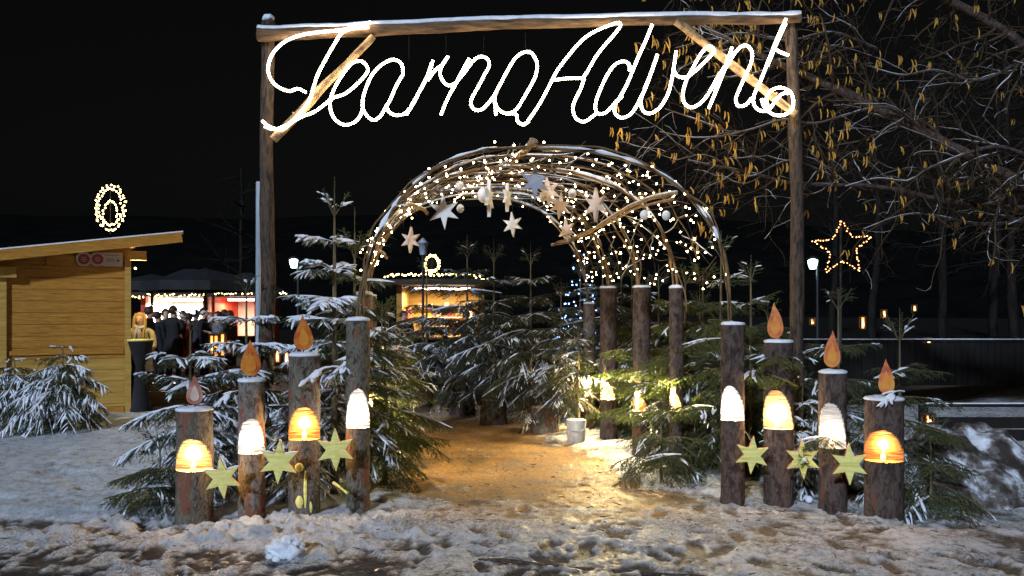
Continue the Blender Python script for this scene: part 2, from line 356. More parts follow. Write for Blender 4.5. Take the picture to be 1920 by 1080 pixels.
def attr(nm): n = nd(m, 'ShaderNodeAttribute'); n.attribute_name = nm; return n.outputs['Fac']
tc = nd(m, 'ShaderNodeTexCoord')
def tex(scale, detail=6, rough=.6, off=0):
    n = nd(m, 'ShaderNodeTexNoise'); n.inputs['Scale'].default_value = scale; n.inputs['Detail'].default_value = detail; n.inputs['Roughness'].default_value = rough
    v = nd(m, 'ShaderNodeVectorMath', operation='ADD'); v.inputs[1].default_value = (off, off*1.7, 0); lk(m, tc.outputs['Object'], v.inputs[0]); lk(m, v.outputs[0], n.inputs['Vector'])
    return n.outputs['Fac']
def ramp(f, cols, pos):
    cr = nd(m, 'ShaderNodeValToRGB'); e = cr.color_ramp.elements; e[0].position = pos[0]; e[0].color = (*cols[0], 1); e[1].position = pos[-1]; e[1].color = (*cols[-1], 1)
    for c_, p_ in zip(cols[1:-1], pos[1:-1]): q = e.new(p_); q.color = (*c_, 1)
    lk(m, f, cr.inputs[0]); return cr.outputs[0]
def mixc(f, a, b_):
    n = nd(m, 'ShaderNodeMix', data_type='RGBA'); lk(m, f, n.inputs[0]); lk(m, a, n.inputs[6]); lk(m, b_, n.inputs[7]); return n.outputs[2]
def mth(op, a, b_):
    n = nd(m, 'ShaderNodeMath', operation=op); n.use_clamp = True
    for k, q in enumerate((a, b_)):
        if isinstance(q, (int, float)): n.inputs[k].default_value = q
        else: lk(m, q, n.inputs[k])
    return n.outputs[0]
dirt = ramp(tex(30, 8, .7), [(.045, .034, .024), (.17, .13, .09), (.46, .39, .30)], [.3, .52, .72])
saw = ramp(tex(22, 8, .72, 3), [(.18, .08, .02), (.54, .28, .085), (.78, .58, .30)], [.3, .5, .72])
asph = ramp(tex(60, 8, .7, 5), [(.022, .020, .020), (.06, .055, .05), (.16, .15, .14)], [.35, .55, .8])
snw = mixc(ramp(tex(3.1, 6, .6, 17), [(0, 0, 0), (1, 1, 1)], [.42, .6]), ramp(tex(15, 9, .82, 7), [(.15, .13, .11), (.52, .51, .51), (.92, .94, .96)], [.42, .49, .56]), ramp(tex(13, 9, .82, 8), [(.30, .30, .31), (.84, .85, .88), (.96, .97, .99)], [.39, .46, .54]))
fresh = ramp(tex(9, 9, .8, 9), [(.50, .54, .62), (.92, .95, .99)], [.40, .52])
sawv = mixc(ramp(tex(2.2, 6, .6, 31), [(0, 0, 0), (1, 1, 1)], [.44, .62]), saw, ramp(tex(26, 8, .7, 33), [(.10, .05, .02), (.28, .17, .09), (.62, .52, .40)], [.34, .5, .68]))
base = mixc(attr('pathc'), dirt, sawv); base = mixc(mth('MULTIPLY', attr('wetc'), .9), base, asph)
sn2 = mixc(attr('leftc'), snw, fresh)
speck = ramp(tex(55, 6, .7, 11), [(0, 0, 0), (1, 1, 1)], [.46, .54])
sfac = mth('MULTIPLY', attr('snowc'), mth('ADD', speck, mth('SUBTRACT', 1.0, mth('ADD', attr('pathc'), mth('MULTIPLY', attr('wetc'), .6)))))
fardark = ramp(tex(3, 8, .7, 21), [(.006, .006, .005), (.022, .018, .014)], [.3, .7])  # far ground coloured dark, standing in for light that fades with distance
lk(m, mixc(attr('farc'), mixc(sfac, base, sn2), fardark), b.inputs['Base Color'])
rr = nd(m, 'ShaderNodeMapRange'); lk(m, mth('MULTIPLY', attr('wetc'), mth('SUBTRACT', 1.0, mth('MULTIPLY', attr('snowc'), .7))), rr.inputs[0]); rr.inputs[3].default_value = .5; rr.inputs[4].default_value = .12
lk(m, rr.outputs[0], b.inputs['Roughness'])
bp = nd(m, 'ShaderNodeBump'); bp.inputs['Strength'].default_value = 1.0; bp.inputs['Distance'].default_value = .035
hh = nd(m, 'ShaderNodeMath', operation='ADD'); lk(m, tex(45, 8, .7, 13), hh.inputs[0]); lk(m, tex(140, 3, .6, 15), hh.inputs[1]); lk(m, hh.outputs[0], bp.inputs['Height']); lk(m, bp.outputs[0], b.inputs['Normal'])
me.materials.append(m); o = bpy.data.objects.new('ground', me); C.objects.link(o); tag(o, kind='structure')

# wooded hills closing the valley, seen only as darkness
g = G(); n = 160; a = np.linspace(-1.15, 1.15, n); prof = [(70, 0), (85, 5), (100, 10), (125, 15), (170, 18), (230, 19)]
V_ = []
for rr_, hh_ in prof: V_.append(np.stack([rr_*np.sin(a), rr_*np.cos(a), (hh_ and 1)*(hh_*(.7+.5*fbm(a*3, 0*a, 0, 8, 4)))-.3], 1))
V_ = np.vstack(V_); i = np.arange(len(prof)-1)[:, None]*n; j = np.arange(n-1)[None]
g.add(V_, np.stack([i+j, i+j+1, i+n+j+1, i+n+j], -1).reshape(-1, 4)); M['hill'] = nmat('wooded_hill', [(.003, .003, .003), (.006, .006, .005)], (.4, .4, .4), 1, bump=0, spec=0)
tag(obj('hills', g, M['hill']), kind='structure')
# ---------------------------------------------------------------- the gate of poles
rng = np.random.default_rng(7)
GY = 8.35
def pole_pts(a, b, wob=.02, step=.06, seed=0):
    a = np.array(a, float); b = np.array(b, float); n = max(3, int(np.linalg.norm(b-a)/step)); t = np.linspace(0, 1, n)
    P = a+(b-a)*t[:, None]
    for k in range(3): P[:, k] += wob*(fbm(t*4+seed*3.1, t*0+k*7, 0, seed, 2)-.5)*2*np.sin(np.pi*t)**.3
    return P
def rough_r(n, r0, r1, seed, amp=.12): t = np.linspace(0, 1, n); return (r0+(r1-r0)*t)*(1+amp*(fbm(t*n*.25, t*0, 0, seed, 3)-.5)*2)
gate = root('pole_gate', at(995, 590, GY)*[1, 1, 0], 'tall rustic gate of round poles with slanting braces carrying the lit lettering', 'gate')
bl, br = at(485, 64, GY), at(1500, 33, GY)
P = pole_pts(bl, br, .03, .05, 3); P[:, 2] += .02*np.sin(np.linspace(0, PI, len(P)))
r_ = rough_r(len(P), .062, .045, 5)
obj('crossbeam', G().tube(P, r_, 14), M['beam'], gate)
PS = P.copy(); PS[:, 2] += r_*.78; wv = .5+fbm(np.arange(len(P))*.3, 0*r_, 0, 9)
obj('snow', G().tube(PS, np.minimum(.052, .042*wv+.012), 10, flat=.62), M['snow'], gate)
pl = pole_pts(at(503, 40, GY+.1)*[1, 1, 1], [at(497, 590, GY+.1)[0], GY+.1, -.05], .03, .06, 11)
obj('post', G().tube(pl, rough_r(len(pl), .058, .075, 12, .1), 16), M['post'], gate)
pr = pole_pts(at(1484, 28, GY+.1), [at(1500, 590, GY+.1)[0], GY+.1, -.05], .03, .06, 13)
obj('post', G().tube(pr, rough_r(len(pr), .055, .07, 14, .1), 16), M['post'], gate)
v, f = lump(pl[0]+[0, 0, .03], (.055, .055, .035), 3); obj('snow', G().add(v, f), M['snow'], gate)
for k, (a, b_) in enumerate(((at(512, 262, GY-.08), at(700, 68, GY-.04)), (at(1268, 40, GY-.04), at(1492, 214, GY-.08)))):
    q = pole_pts(a, b_, .012, .05, 20+k); gg = G().tube(q, rough_r(len(q), .042, .034, 22+k, .15), 12)
    for t in (.25, .45, .6, .8):
        c = q[int(t*len(q))]; gg.tube([c, c+np.array([.03*(-1)**int(t*20), -.045, .02])], [.012, .008], 6)
    obj('brace', gg, M['pole'], gate)
# metal pole behind
g = G().tube([at(484, 590, 9.2)*[1, 1, 0], at(485, 342, 9.2)], .028, 14); g.ball(at(485, 342, 9.2), .028, 12, sc3=(1, 1, .4))
tag(obj('metal_pole', g, M['metal'], loc=at(484, 590, 9.2)*[1, 1, 0]), 'plain pale grey metal pole standing just left of the gate post', 'pole')

# ---------------------------------------------------------------- lettering of rope light
SY = GY-.115
def c4(u, v): return at(480+u*.27083, 20+v*.27083, SY)
def c5(u, v): return at(980+u*.28125, 20+v*.28125, SY)
def S4(L): return [c4(*p) for p in L]
def S5(L): return [c5(*p) for p in L]
letters = [
 ('T', [S4([(345,565),(290,540),(225,555),(150,525),(100,470),(84,400),(105,320),(150,260),(220,205),(330,165),(450,145),(600,130),(700,108),(795,82)]),
        S4([(780,118),(690,122),(600,150),(540,240),(480,350),(430,450),(400,540),(370,625),(310,705),(240,780),(180,822),(100,808),(45,765)]),
        S4([(60,800),(120,820),(190,800),(260,760),(330,728)])]),
 ('e', [S4([(330,728),(400,700),(470,650),(530,603),(620,572),(715,495),(772,425),(765,380),(720,350),(660,368),(600,440),(550,520),(518,600),(515,680),(545,750),(605,790),(665,783),(712,745),(735,690),(740,620)])]),
 ('a', [S4([(1018,440),(1010,375),(975,342),(930,340),(860,380),(800,450),(765,530),(740,620),(745,690),(780,740),(820,757),(860,730),(890,680),(930,610),(970,520),(1018,440)]),
        S4([(905,650),(920,700),(970,724),(1030,712),(1060,680)])]),
 ('r', [S4([(1225,345),(1195,430),(1140,540),(1090,640),(1040,722)]), S4([(1215,372),(1180,470),(1120,580),(1060,690)]),
        S4([(1190,480),(1240,410),(1290,370),(1330,312),(1285,385),(1275,440),(1300,495),(1340,520),(1385,500)])]),
 ('n', [S4([(1475,332),(1420,430),(1385,500),(1330,600),(1280,722)]), S4([(1385,500),(1450,420),(1505,345),(1560,318),(1605,340),(1612,390),(1580,450),(1540,530),(1500,600),(1488,650),(1520,690),(1570,680),(1625,620),(1665,560)])]),
 ('o', [S4([(1650,630),(1660,570),(1700,490),(1740,415),(1790,335),(1845,292),(1900,290)])+S5([(85,322),(97,365),(88,430),(60,490),(20,560)])+S4([(1850,610),(1800,685),(1740,712),(1680,685),(1650,630)]),
        S4([(1655,640),(1660,725)]), S4([(1740,712),(1800,715),(1812,765),(1850,790)])]),
 ('A', [S4([(1850,790),(1890,765)])+S5([(35,735),(80,670),(130,590),(190,475),(230,400),(290,320),(360,235),(430,168),(520,118),(630,80),(652,98),(610,160),(550,228),(490,305),(450,375),(408,442)]),
        S5([(205,465),(300,452),(410,450)]), S5([(410,455),(385,525),(350,595),(335,650),(355,715),(405,740),(450,718),(490,685)])]),
 ('d', [S5([(712,400),(712,365),(690,340),(650,340),(605,370),(560,435),(520,520),(490,600),(485,660),(510,690),(560,675),(620,610),(665,570)]),
        S5([(862,95),(820,200),(770,310),(735,395),(700,480),(655,565),(612,640),(618,690),(660,716),(720,690),(765,625),(795,560)])]),
 ('v', [S5([(898,292),(865,390),(825,500),(790,590),(800,665),(850,686),(910,650),(962,570),(990,480),(1008,380),(1025,268)]), S5([(890,320),(850,430),(812,520)])]),
 ('e', [S5([(1005,395),(1035,435),(1090,442),(1145,405),(1205,350),(1262,290),(1275,260),(1240,240),(1190,285),(1135,380),(1090,470),(1068,560),(1085,620),(1130,643),(1190,612),(1240,550),(1290,460),(1345,375)])]),
 ('n', [S5([(1395,245),(1350,380),(1300,510),(1240,650)]), S5([(1385,290),(1335,420),(1280,545)]), S5([(1350,390),(1400,305),(1450,243),(1495,230),(1530,275),(1522,350),(1485,430),(1445,520),(1420,590),(1438,635),(1490,625),(1530,580)])]),
 ('t', [S5([(1755,55),(1700,180),(1640,330),(1580,480),(1542,560),(1540,625),(1580,665),(1640,660),(1690,595),(1735,552),(1778,548)]), S5([(1750,90),(1690,225),(1630,370)]),
        S5([(1665,245),(1720,275),(1775,295)]),
        S5([(1590,590),(1612,645),(1670,692),(1740,695),(1792,660),(1802,600),(1780,545),(1720,517),(1660,532),(1622,580),(1630,640)])]),
]
sign = root('light_lettering', at(990, 150, SY), 'white glowing rope light handwriting Tearno Advent hanging from the gate beam', 'light sign')
for li, (ch, strokes) in enumerate(letters):
    g = G()
    for si, s_ in enumerate(strokes):
        P = crom(s_, .0075); P[:, 1] += -.012*(si % 2)
        P[:, 1] += .01*np.sin(np.arange(len(P))*.05)
        rr_ = .0118+.0026*np.cos(np.arange(len(P))*2*PI/3)
        g.tube(P, rr_, 7)
    o = obj('letter', g, M['rope'], sign); o['label'] = 'glowing handwritten letter '+ch
for px, y0, y1 in ((767, 68, 112), (836, 66, 100), (907, 66, 98), (985, 62, 96)):
    obj('hanging_wire', G().tube([at(px, y0, GY-.03), at(px, y1, SY)], .0018, 4), M['wire'], sign)

# ---------------------------------------------------------------- logs
def log(name, base, r, ztop, win=None, phi=-PI/2, barkm='bark', cutm='cut', seed=0, lean=(0, 0), z0=-.04, label='', cat='log', group=None, cap=True, nick=False):
    """sawn upright trunk; win=(zbottom,ztop): niche sawn into the side facing phi"""
    base = np.array(base, float); n = 48
    zz = list(np.arange(z0, ztop, .02)); 
    if ztop-zz[-1] < .008: zz[-1] = ztop
    else: zz.append(ztop)
    if win:
        zz = [q for q in zz if abs(q-win[0]) > .006]+[win[0]-.001, win[0]+.001]; zz = sorted(zz)
    zz = np.array(zz); th = np.linspace(0, 2*PI, n, endpoint=False)
    if win: zz = np.array(sorted(set([q for q in zz if not (win[0]+.002 < q < win[1]+.02)]+list(np.arange(win[0]+.008, win[1]+.02, .007)))))
    Z, T = np.meshgrid(zz, th, indexing='ij')
    cx, cy_ = np.cos(T), np.sin(T)
    rad = r*(1+.07*(fbm(cx*1.1+seed, cy_*1.1, Z*1.5, seed, 2)-.5)*2+.05*(fbm(cx*6*r*8+seed, cy_*6*r*8, Z*9, seed+5, 3)-.5)*2)
    rad *= 1+.05*(fbm(cx*2+seed*3, cy_*2, Z*4, seed+3, 3)-.5)
    rad *= 1+.10*np.exp(-Z/.12)*(fbm(cx+seed, cy_+3, 0*Z, seed, 1))
    px, py = rad*cx, rad*cy_; clamped = np.zeros(Z.shape, bool)
    if win:
        dx, dy = math.cos(phi), math.sin(phi)
        s = px*dx+py*dy; t = np.clip((win[1]-Z)/(win[1]-win[0]), 0, 1)
        c = r*(1.04-.98*t**.8); inside = (Z > win[0]) & (Z < win[1]+.0)
        clamped = inside & (s > c)
        c = c+.006*(fbm(px*9, Z*75, 0, seed, 3)-.5)
        d = np.where(clamped, s-c, 0); px = px-d*dx; py = py-d*dy
    V = np.stack([base[0]+px+lean[0]*Z, base[1]+py+lean[1]*Z, Z], -1).reshape(-1, 3)
    K = len(zz); i = np.arange(K-1)[:, None]*n; j = np.arange(n)[None]; j2 = (j+1) % n
    F = np.stack([i+j, i+j2, i+n+j2, i+n+j], -1).reshape(-1, 4)
    cl = clamped.ravel(); mi = np.where(cl[F].sum(1) >= 2, 1, 0)
    rt = root(name, base*[1, 1, 0], label, cat, group)
    mid_ = F[mi == 0]; g = G(); g.add(V, [mid_], 0)
    topring = V[(K-1)*n:]; 
    obj('bark', g, M[barkm], rt)
    g = G().add(np.vstack([topring, topring.mean(0)+[0, 0, .004]]), [(k, (k+1) % n, n) for k in range(n)])
    tp_ = obj('sawn_top', g, M['cut' if cutm != 'cutgrey' else 'cutgrey'], rt, smooth=False)
    if win:
        g = G().add(V, [F[mi == 1]], 0); obj('niche', g, M[cutm], rt, smooth=False)
    if cap:
        tr = topring.mean(0); g = G()
        k2 = 28; a = np.linspace(0, 2*PI, k2, endpoint=False); rings = []
        for q, h in ((1.0, .001), (1.03, .010), (.97, .022), (.75, .03), (.35, .034), (.02, .035)):
            nn = .93+.16*fbm(np.cos(a)*2+seed, np.sin(a)*2, 0*a, seed+8, 3)
            rings.append(np.stack([tr[0]+r*q*nn*np.cos(a), tr[1]+r*q*nn*np.sin(a), tr[2]+.003+h*(.55+.7*fbm(np.cos(a)*3*q+seed, np.sin(a)*3*q, 0*a, seed+9, 3))], 1))
        W = np.vstack(rings); i = np.arange(5)[:, None]*k2; j = np.arange(k2)[None]; j2 = (j+1) % k2
        g.add(W, np.stack([i+j, i+j2, i+k2+j2, i+k2+j], -1).reshape(-1, 4)); obj('snow_cap', g, M['snow'], tp_)
    if nick:
        g = G()
        for (du, zc, w_, h_) in ((-.01, .14, .07, .10), (.035, .24, .03, .30), (.07, .09, .04, .10)):
            P_ = np.array([[base[0]+du, base[1]-math.sqrt(max(r*r-du*du, 0))*1.035, zc+k*h_/8-h_/2] for k in range(9)])
            g.tube(P_, w_/2*np.sin(np.linspace(.35, PI-.35, 9)), 8, flat=.35)
        g.lathe((0, 0, 0), [(.0, 0), (.028, 0), (.036, .012), (.03, .03), (.012, .034), (0, .03)], 14)
        v = g.v[-1]; vv = v.copy(); v[:, 0] = vv[:, 0]+base[0]-.012; v[:, 2] = vv[:, 1]+.42; v[:, 1] = base[1]-r*1.0-vv[:, 2]
        obj('stripped_knot', g, M['staryellow'], rt)
    return rt, base
def candle(p, label, power=4.0, h=.05, col=(1, .60, .27), group='candles burning in the log niches', off=None, fs=1.0):
    p = np.array(p, float); rt = root('candle', p, label, 'candle', group)
    obj('wax', G().lathe(p, [(0, 0), (.019, 0), (.019, h), (.015, h+.002), (0, h-.002)], 16), M['wax'], rt)
    obj('flame', G().lathe(p, [(.001, h+.006), (.006*fs, h+.013), (.0075*fs, h+.021*fs), (.004*fs, h+.035*fs), (.0005, h+.048*fs)], 10), M['candleflame'], rt)
    ld = bpy.data.lights.new('candle_light', 'POINT'); ld.energy = power; ld.color = col; ld.shadow_soft_size = .012
    lo = bpy.data.objects.new('candle_light', ld); C.objects.link(lo); lo.parent = rt
    lo.location = (0, 0, h+.05*fs+.022) if off is None else off
    return rt
def zt(py, Yd): return EYE-(py-HZ)*Yd/FP
front = [ # px, half width px, top, base, niche top, niche bottom, bark, cut, power, colour, text
 (365, 34, 770, 988, 822, 882, 'bark', 'cut', 12, (1, .60, .24), 'shortest snow-capped candle log at the left end of the left row'),
 (472, 25, 716, 978, 782, 850, 'barkred', 'cutgrey', 6, (1, .80, .55), 'second log of the left row with red-brown bark and pale grey niche'),
 (571, 29, 668, 973, 762, 824, 'bark', 'cutorange', 13, (1, .58, .22), 'left-row log with orange niche and bark stripped yellow near its foot'),
 (671, 22, 602, 966, 728, 802, 'bark', 'cutgrey', 9, (1, .80, .60), 'tall slim log of the left row standing beside the path'),
 (1374, 22, 610, 952, 722, 788, 'bark_dark', 'cutgrey', 12, (1, .80, .58), 'tall slim log of the right row nearest the path, brightest niche'),
 (1460, 27, 643, 955, 730, 804, 'bark_dark', 'cut', 12, (1, .68, .34), 'second log of the right row with a broad glowing orange-white niche'),
 (1561, 26, 700, 965, 752, 840, 'bark_dark', 'cutgrey', 2.6, (1, .80, .55), 'third log of the right row with a tall grey niche'),
 (1658, 35, 750, 982, 805, 865, 'bark_dark', 'cutorange', 9, (1, .56, .2), 'thickest, shortest log at the right end of the right row'),
]
LOGS = []
for k, (px, hw, ty, by, wt, wb, bm, cm, pw, col, txt) in enumerate(front):
    yf = EYE*FP/(by-HZ); r = hw*yf/FP*1.0; yc = yf+r*.9
    b_ = [(px-CX)*yc/FP, yc, 0]; win = (zt(wb, yc-r*.5), zt(wt, yc-r*.5))
    phi = -PI/2
    rt, bb = log('candle_log', b_, r, zt(ty, yc), win, -PI/2+(.22 if k < 4 else -.48), bm, cm, seed=k+2, label=txt, group='logs carrying candles in the two front rows', nick=(k == 2))
    LOGS.append((np.array(b_), r, zt(ty, yc), rt))
    phk = -PI/2+(.22 if k < 4 else -.48); cxp = np.array([b_[0]+math.cos(phk)*r*.58, yc+math.sin(phk)*r*.58, win[0]+.002])
    where = ['left row end', 'second left log', 'orange niche of the third left log', 'niche of the tall left log by the path', 'niche of the tall right log by the path', 'niche of the second right log', 'tall grey niche of the third right log', 'niche of the thick right end log'][k]
    candle(cxp, 'small lit candle in the '+where if k else 'small lit candle in the niche of the leftmost log', pw, col=col)
# logs of the tunnel sides carrying the arches
AD = [7.9, 9.2, 10.5, 11.8, 13.0]
def RX(d): return 1.90-.160*(d-7.9)
def LX(d): return -1.31-.150*(d-7.9)
RTZ = [None, 1.915, 1.96, 1.99, 1.80]; LTZ = [None, 1.85, 1.86, 1.86, 1.80]
ordn = ['', 'second', 'third', 'fourth', 'farthest']
rx_px = [0, 1268, 1203, 1141, 1105]
for k in range(1, 5):
    d = AD[k]; rr_ = [0, .072, .105, .11, .085][k]
    X_ = (rx_px[k]-CX)*d/FP
    w_ = (.62, .84) if k == 1 else (.62, .86)
    log('arch_log', [X_, d, 0], rr_, RTZ[k]+.0, (zt([0, 770, 770, 748, 744][k], d), zt([0, 735, 742, 715, 712][k], d)), PI+.9+.25*k*0, 'bark_dark' if k < 4 else 'barkred', 'cut', seed=30+k, label=f'{ordn[k]} trunk on the right side of the tunnel holding an arch foot', group='trunks along the sides of the light tunnel')
    an = PI+.9; c = [X_+math.cos(an)*(rr_*1.0), d+math.sin(an)*(rr_*1.0), zt([0, 770, 770, 748, 744][k], d)+.002]
    candle(c, f'lit candle in the {ordn[k]} trunk on the right of the tunnel', [0, 95, 130, 150, 120][k], col=(1, .78, .38), fs=2.6)
    xl = LX(d)
    log('arch_log', [xl, d, 0], rr_+.02, LTZ[k], (.62, .86), -.9, 'barkred' if k == 1 else 'bark_dark', 'cut', seed=40+k, label=f'{ordn[k]} trunk on the left side of the tunnel, mostly behind spruce boughs', group='trunks along the sides of the light tunnel')
    if k in (1, 2, 3): candle([xl+math.cos(-.9)*(rr_+.02)*.6, d+math.sin(-.9)*(rr_+.02)*.6, .622], f'lit candle in the {ordn[k]} trunk on the left of the tunnel', [0, 110, 50, 25][k], col=(1, .74, .34))

# ---------------------------------------------------------------- carved flames on the logs
def teardrop(h, w_, tip=.06, n=36):
    out = []
    for i in range(n):
        t = i/n*2*PI; s = math.sin(t/2)
        # t=0 at tip
        yy = math.cos(t); x_ = math.sin(t)*(math.sin(t/2)**1.6)
        v = (yy+1)/2
        out.append((x_*w_*.62+tip*h*max(0, v-.6)**2*2.2*math.sin(v*6), v*h))
    return out
fl = [(365, 0, 'pinkish worn wooden flame above the leftmost log', 56), (470, 1, 'amber wooden flame on the second log of the left row', 68), (569, 2, 'bright orange wooden flame on the third log of the left row', 66),
      (1454, 5, 'slender orange wooden flame on the second log of the right row', 68), (1560, 6, 'orange wooden flame on the third log of the right row', 70), (1662, 7, 'red-orange wooden flame on the thick end log, spruce sprig before it', 66)]
for (px, li, txt, hp) in fl:
    b_, r, zt_, _ = LOGS[li]; d = b_[1]; h = hp*d/FP; w_ = (.40 if li >= 5 else .50)*h
    zb = zt_+.05 if li != 5 else zt_+.04
    o3 = np.array([(px-CX)*d/FP, d, zb]); rt = root('wooden_flame', [o3[0], d, zt_+.02], txt, 'flame ornament', 'carved wooden flames on top of the candle logs')
    ang = .35*(1 if li < 3 else -1); ax = (math.cos(ang), math.sin(ang), 0)
    pts = teardrop(h, w_*1.25, {5: .26, 6: -.14, 7: .12}.get(li, .05+.05*li))[::-1]
    fb_ = obj('flame_board', G().prism(pts, -.014, .014, o3, ax, (0, 0, 1), bulge=.004, m=0, msd=1), [M['flame'] if li else M['flameworn'], M['flameedge']], rt, smooth=False)
    ip = [((u_*.55), .12*h+v_*.55) for u_, v_ in pts]; cst = M['starpink'] if not li else M['flamecore']
    obj('painted_centre', G().prism(ip, .0185, .0205, o3, ax, (0, 0, 1)), cst, fb_, smooth=False)
    obj('rod', G().tube([[o3[0], d, zt_], [o3[0], d, zb+.02]], .005, 8), M['dark'], fb_)

# ---------------------------------------------------------------- stars
def star_pts(R_, ri=.42, n=6, tall=1.12, rot=0):
    out = []
    for i in range(n*2):
        a = PI/2+rot+PI*i/n; q = R_ if i % 2 == 0 else R_*ri
        if i % (2*n//2 if False else 6) == 0: q *= tall
        out.append((q*math.cos(a), q*math.sin(a)))
    return out
ys_ = [(417, 896, 36, 7.02, 'left', 'yellow star between the first and second logs of the left row', 'snow'),
       (523, 866, 38, 7.12, 'left', 'yellow star between the second and third logs of the left row', 'snow'),
       (629, 843, 37, 7.2, 'left', 'yellow star between the third and tall logs of the left row, free of snow', None),
       (1410, 853, 33, 7.5, 'right', 'dull yellow star between the first two logs of the right row', None),
       (1505, 861, 34, 7.4, 'right', 'yellow star with a small frosty sprig, between the second and third right logs', 'sprig'),
       (1592, 870, 36, 7.2, 'right', 'golden yellow star touching the thick log at the right end', None)]
for k, (px, py, rp, d, sd_, txt, ex) in enumerate(ys_):
    o3 = at(px, py, d); R_ = rp*d/FP; rt = root('wooden_star', o3, txt, 'star', 'yellow wooden stars fixed between the candle logs')
    ang = .12*(1 if k < 3 else -1); ax = (math.cos(ang), math.sin(ang), 0)
    pts = star_pts(R_, .46, 6, 1.1, rot=[.1, -.05, .03, -.08, .04, .02][k])
    obj('star_board', G().prism(pts, -.018, .018, o3, ax, (0, 0, 1), bulge=.006, msd=1), [M['staryellow'], M['starside']], rt, smooth=False)
    # peg that pins the star to the log behind
    obj('peg', G().tube([o3+[0, .02, 0], o3+[0, .14, .0]], .006, 6), M['pole'], rt)
    A3 = np.array([*ax[:2], 0])
    def sp(i): u, v = pts[i % 12]; return o3+A3*u+np.array([0, 0, v])
    if ex == 'snow':
        g = G()
        for a_, b2 in ((10, 11), (1, 2), (11, 0)):
            q = pole_pts(sp(a_), sp(b2), .002, .008, k); q[:, 2] += .004
            g.tube(q, .011*(.7+.6*fbm(np.arange(len(q))*.5, 0*q[:, 0], 0, k+3))*np.sin(np.linspace(.25, PI-.25, len(q)))**.5, 8, flat=.7)
        obj('snow', g, M['snow'], rt)
    if ex == 'sprig':
        g = G(); 
        for q in range(26):
            a = rng.uniform(0, 2*PI); L_ = rng.uniform(.02, .06); c = o3+[rng.uniform(-.03, .03), -.028, rng.uniform(-.05, .04)]
            g.tube([c, c+np.array([math.cos(a)*L_, -.012, math.sin(a)*L_])], [.003, .0015], 4)
        obj('sprig', g, M['needle'], rt)
        v, f = lump(o3+[0, -.035, 0], .017, 3); obj('snow', G().add(v, f), M['snow'], rt)
# ---------------------------------------------------------------- tunnel of bent branches
tun = root('arch_tunnel', [-.2, 10.4, 0], 'vaulted tunnel of five snowy bent-branch arches joined by long poles', 'arch tunnel')
APZ = [3.10, 3.16, 3.22, 3.29, 3.36]
FZ = [1.56, 1.90, 1.95, 1.98, 1.80]
def arch_pt(u, k, wob=True):
    """u in [0,1] from the left foot over the apex to the right foot; k may be fractional"""
    d = np.interp(k, range(5), AD); fz = np.interp(k, range(5), FZ); ap = np.interp(k, range(5), APZ)
    fz = np.interp(k, range(5), [1.56, 1.62, 1.66, 1.7, 1.62])
    xl, xr = LX(d), RX(d); c = (xl+xr)/2; a = (xr-xl)/2; u = np.asarray(u, float)
    th = PI*(1-u); e = 2/2.45
    cs, sn = np.cos(th), np.sin(th)
    X_ = c+a*np.sign(cs)*np.abs(cs)**e; Z_ = fz+(ap-fz)*np.abs(sn)**e
    return np.stack([X_, np.full_like(X_, d), Z_], -1)
def wander(P, amp, seed, f=1.2):
    s = np.arange(len(P))*.05*f; Q = P.copy()
    for k in range(3): Q[:, k] += amp*(fbm(s+seed*2.7, s*0+k*5, 0, seed, 3)-.5)*2
    return Q
sg = G()
for k in range(5):
    u = np.linspace(0, 1, 90); P = arch_pt(u, k)
    Lp = wander(P, .045, 50+k)
    Lp[0], Lp[-1] = P[0], P[-1]
    # extend the feet straight down to the log tops / behind them
    g = G().tube(Lp, .0145*(1-.45*np.abs(2*u-1)[::1]*0)*(.85+.3*fbm(u*20, 0*u, 0, k)), 9)
    o = obj('arch_rib', g, M['arch'], tun)
    L2 = wander(P+[0, .05, -.03], .07, 60+k); g = G().tube(L2, .008+.004*np.sin(u*9), 7)
    L3 = wander(P+[0, -.05, .03], .09, 65+k, 2); g.tube(L3, .008, 6)
    obj('thin_rib', g, M['arch'], tun)
    for Q, rr_, a in ((Lp, .021, .15), (L2, .012, .2)):
        dirz = np.abs(np.gradient(Q[:, 0]))/(np.linalg.norm(np.gradient(Q, axis=0), axis=1)+1e-9)
        m_ = (dirz > .35) & (fbm(np.arange(90)*.35, 0*u, 0, 70+k, 2) > .30); i = 0
        while i < 89:
            if m_[i]:
                j = i
                while j < 89 and m_[j]: j += 1
                if j-i > 2: q = Q[i:j]+[0, 0, rr_*.8]; sg.tube(q, rr_*np.sin(np.linspace(.3, PI-.3, j-i))**.6*(.45+1.5*vn(np.arange(j-i)*.7, k*3.1, 0, 5)), 7, flat=.7)
                i = j
            i += 1
for k in (.5, 1.5, 2.5, 3.5):
    u = np.linspace(.10, .90, 70); L4 = wander(arch_pt(u, k), .08, 170+int(k*2), 2); obj('thin_rib', G().tube(L4, .008*np.sin(np.linspace(.3, PI-.3, 70))+.002, 6), M['arch'], tun)
    sg.tube(L4[18:50]+[0, 0, .008], .009*np.sin(np.linspace(.2, PI-.2, 32))*(.5+fbm(np.arange(32)*.5, 0*u[:32], 0, 9)), 6, flat=.7)
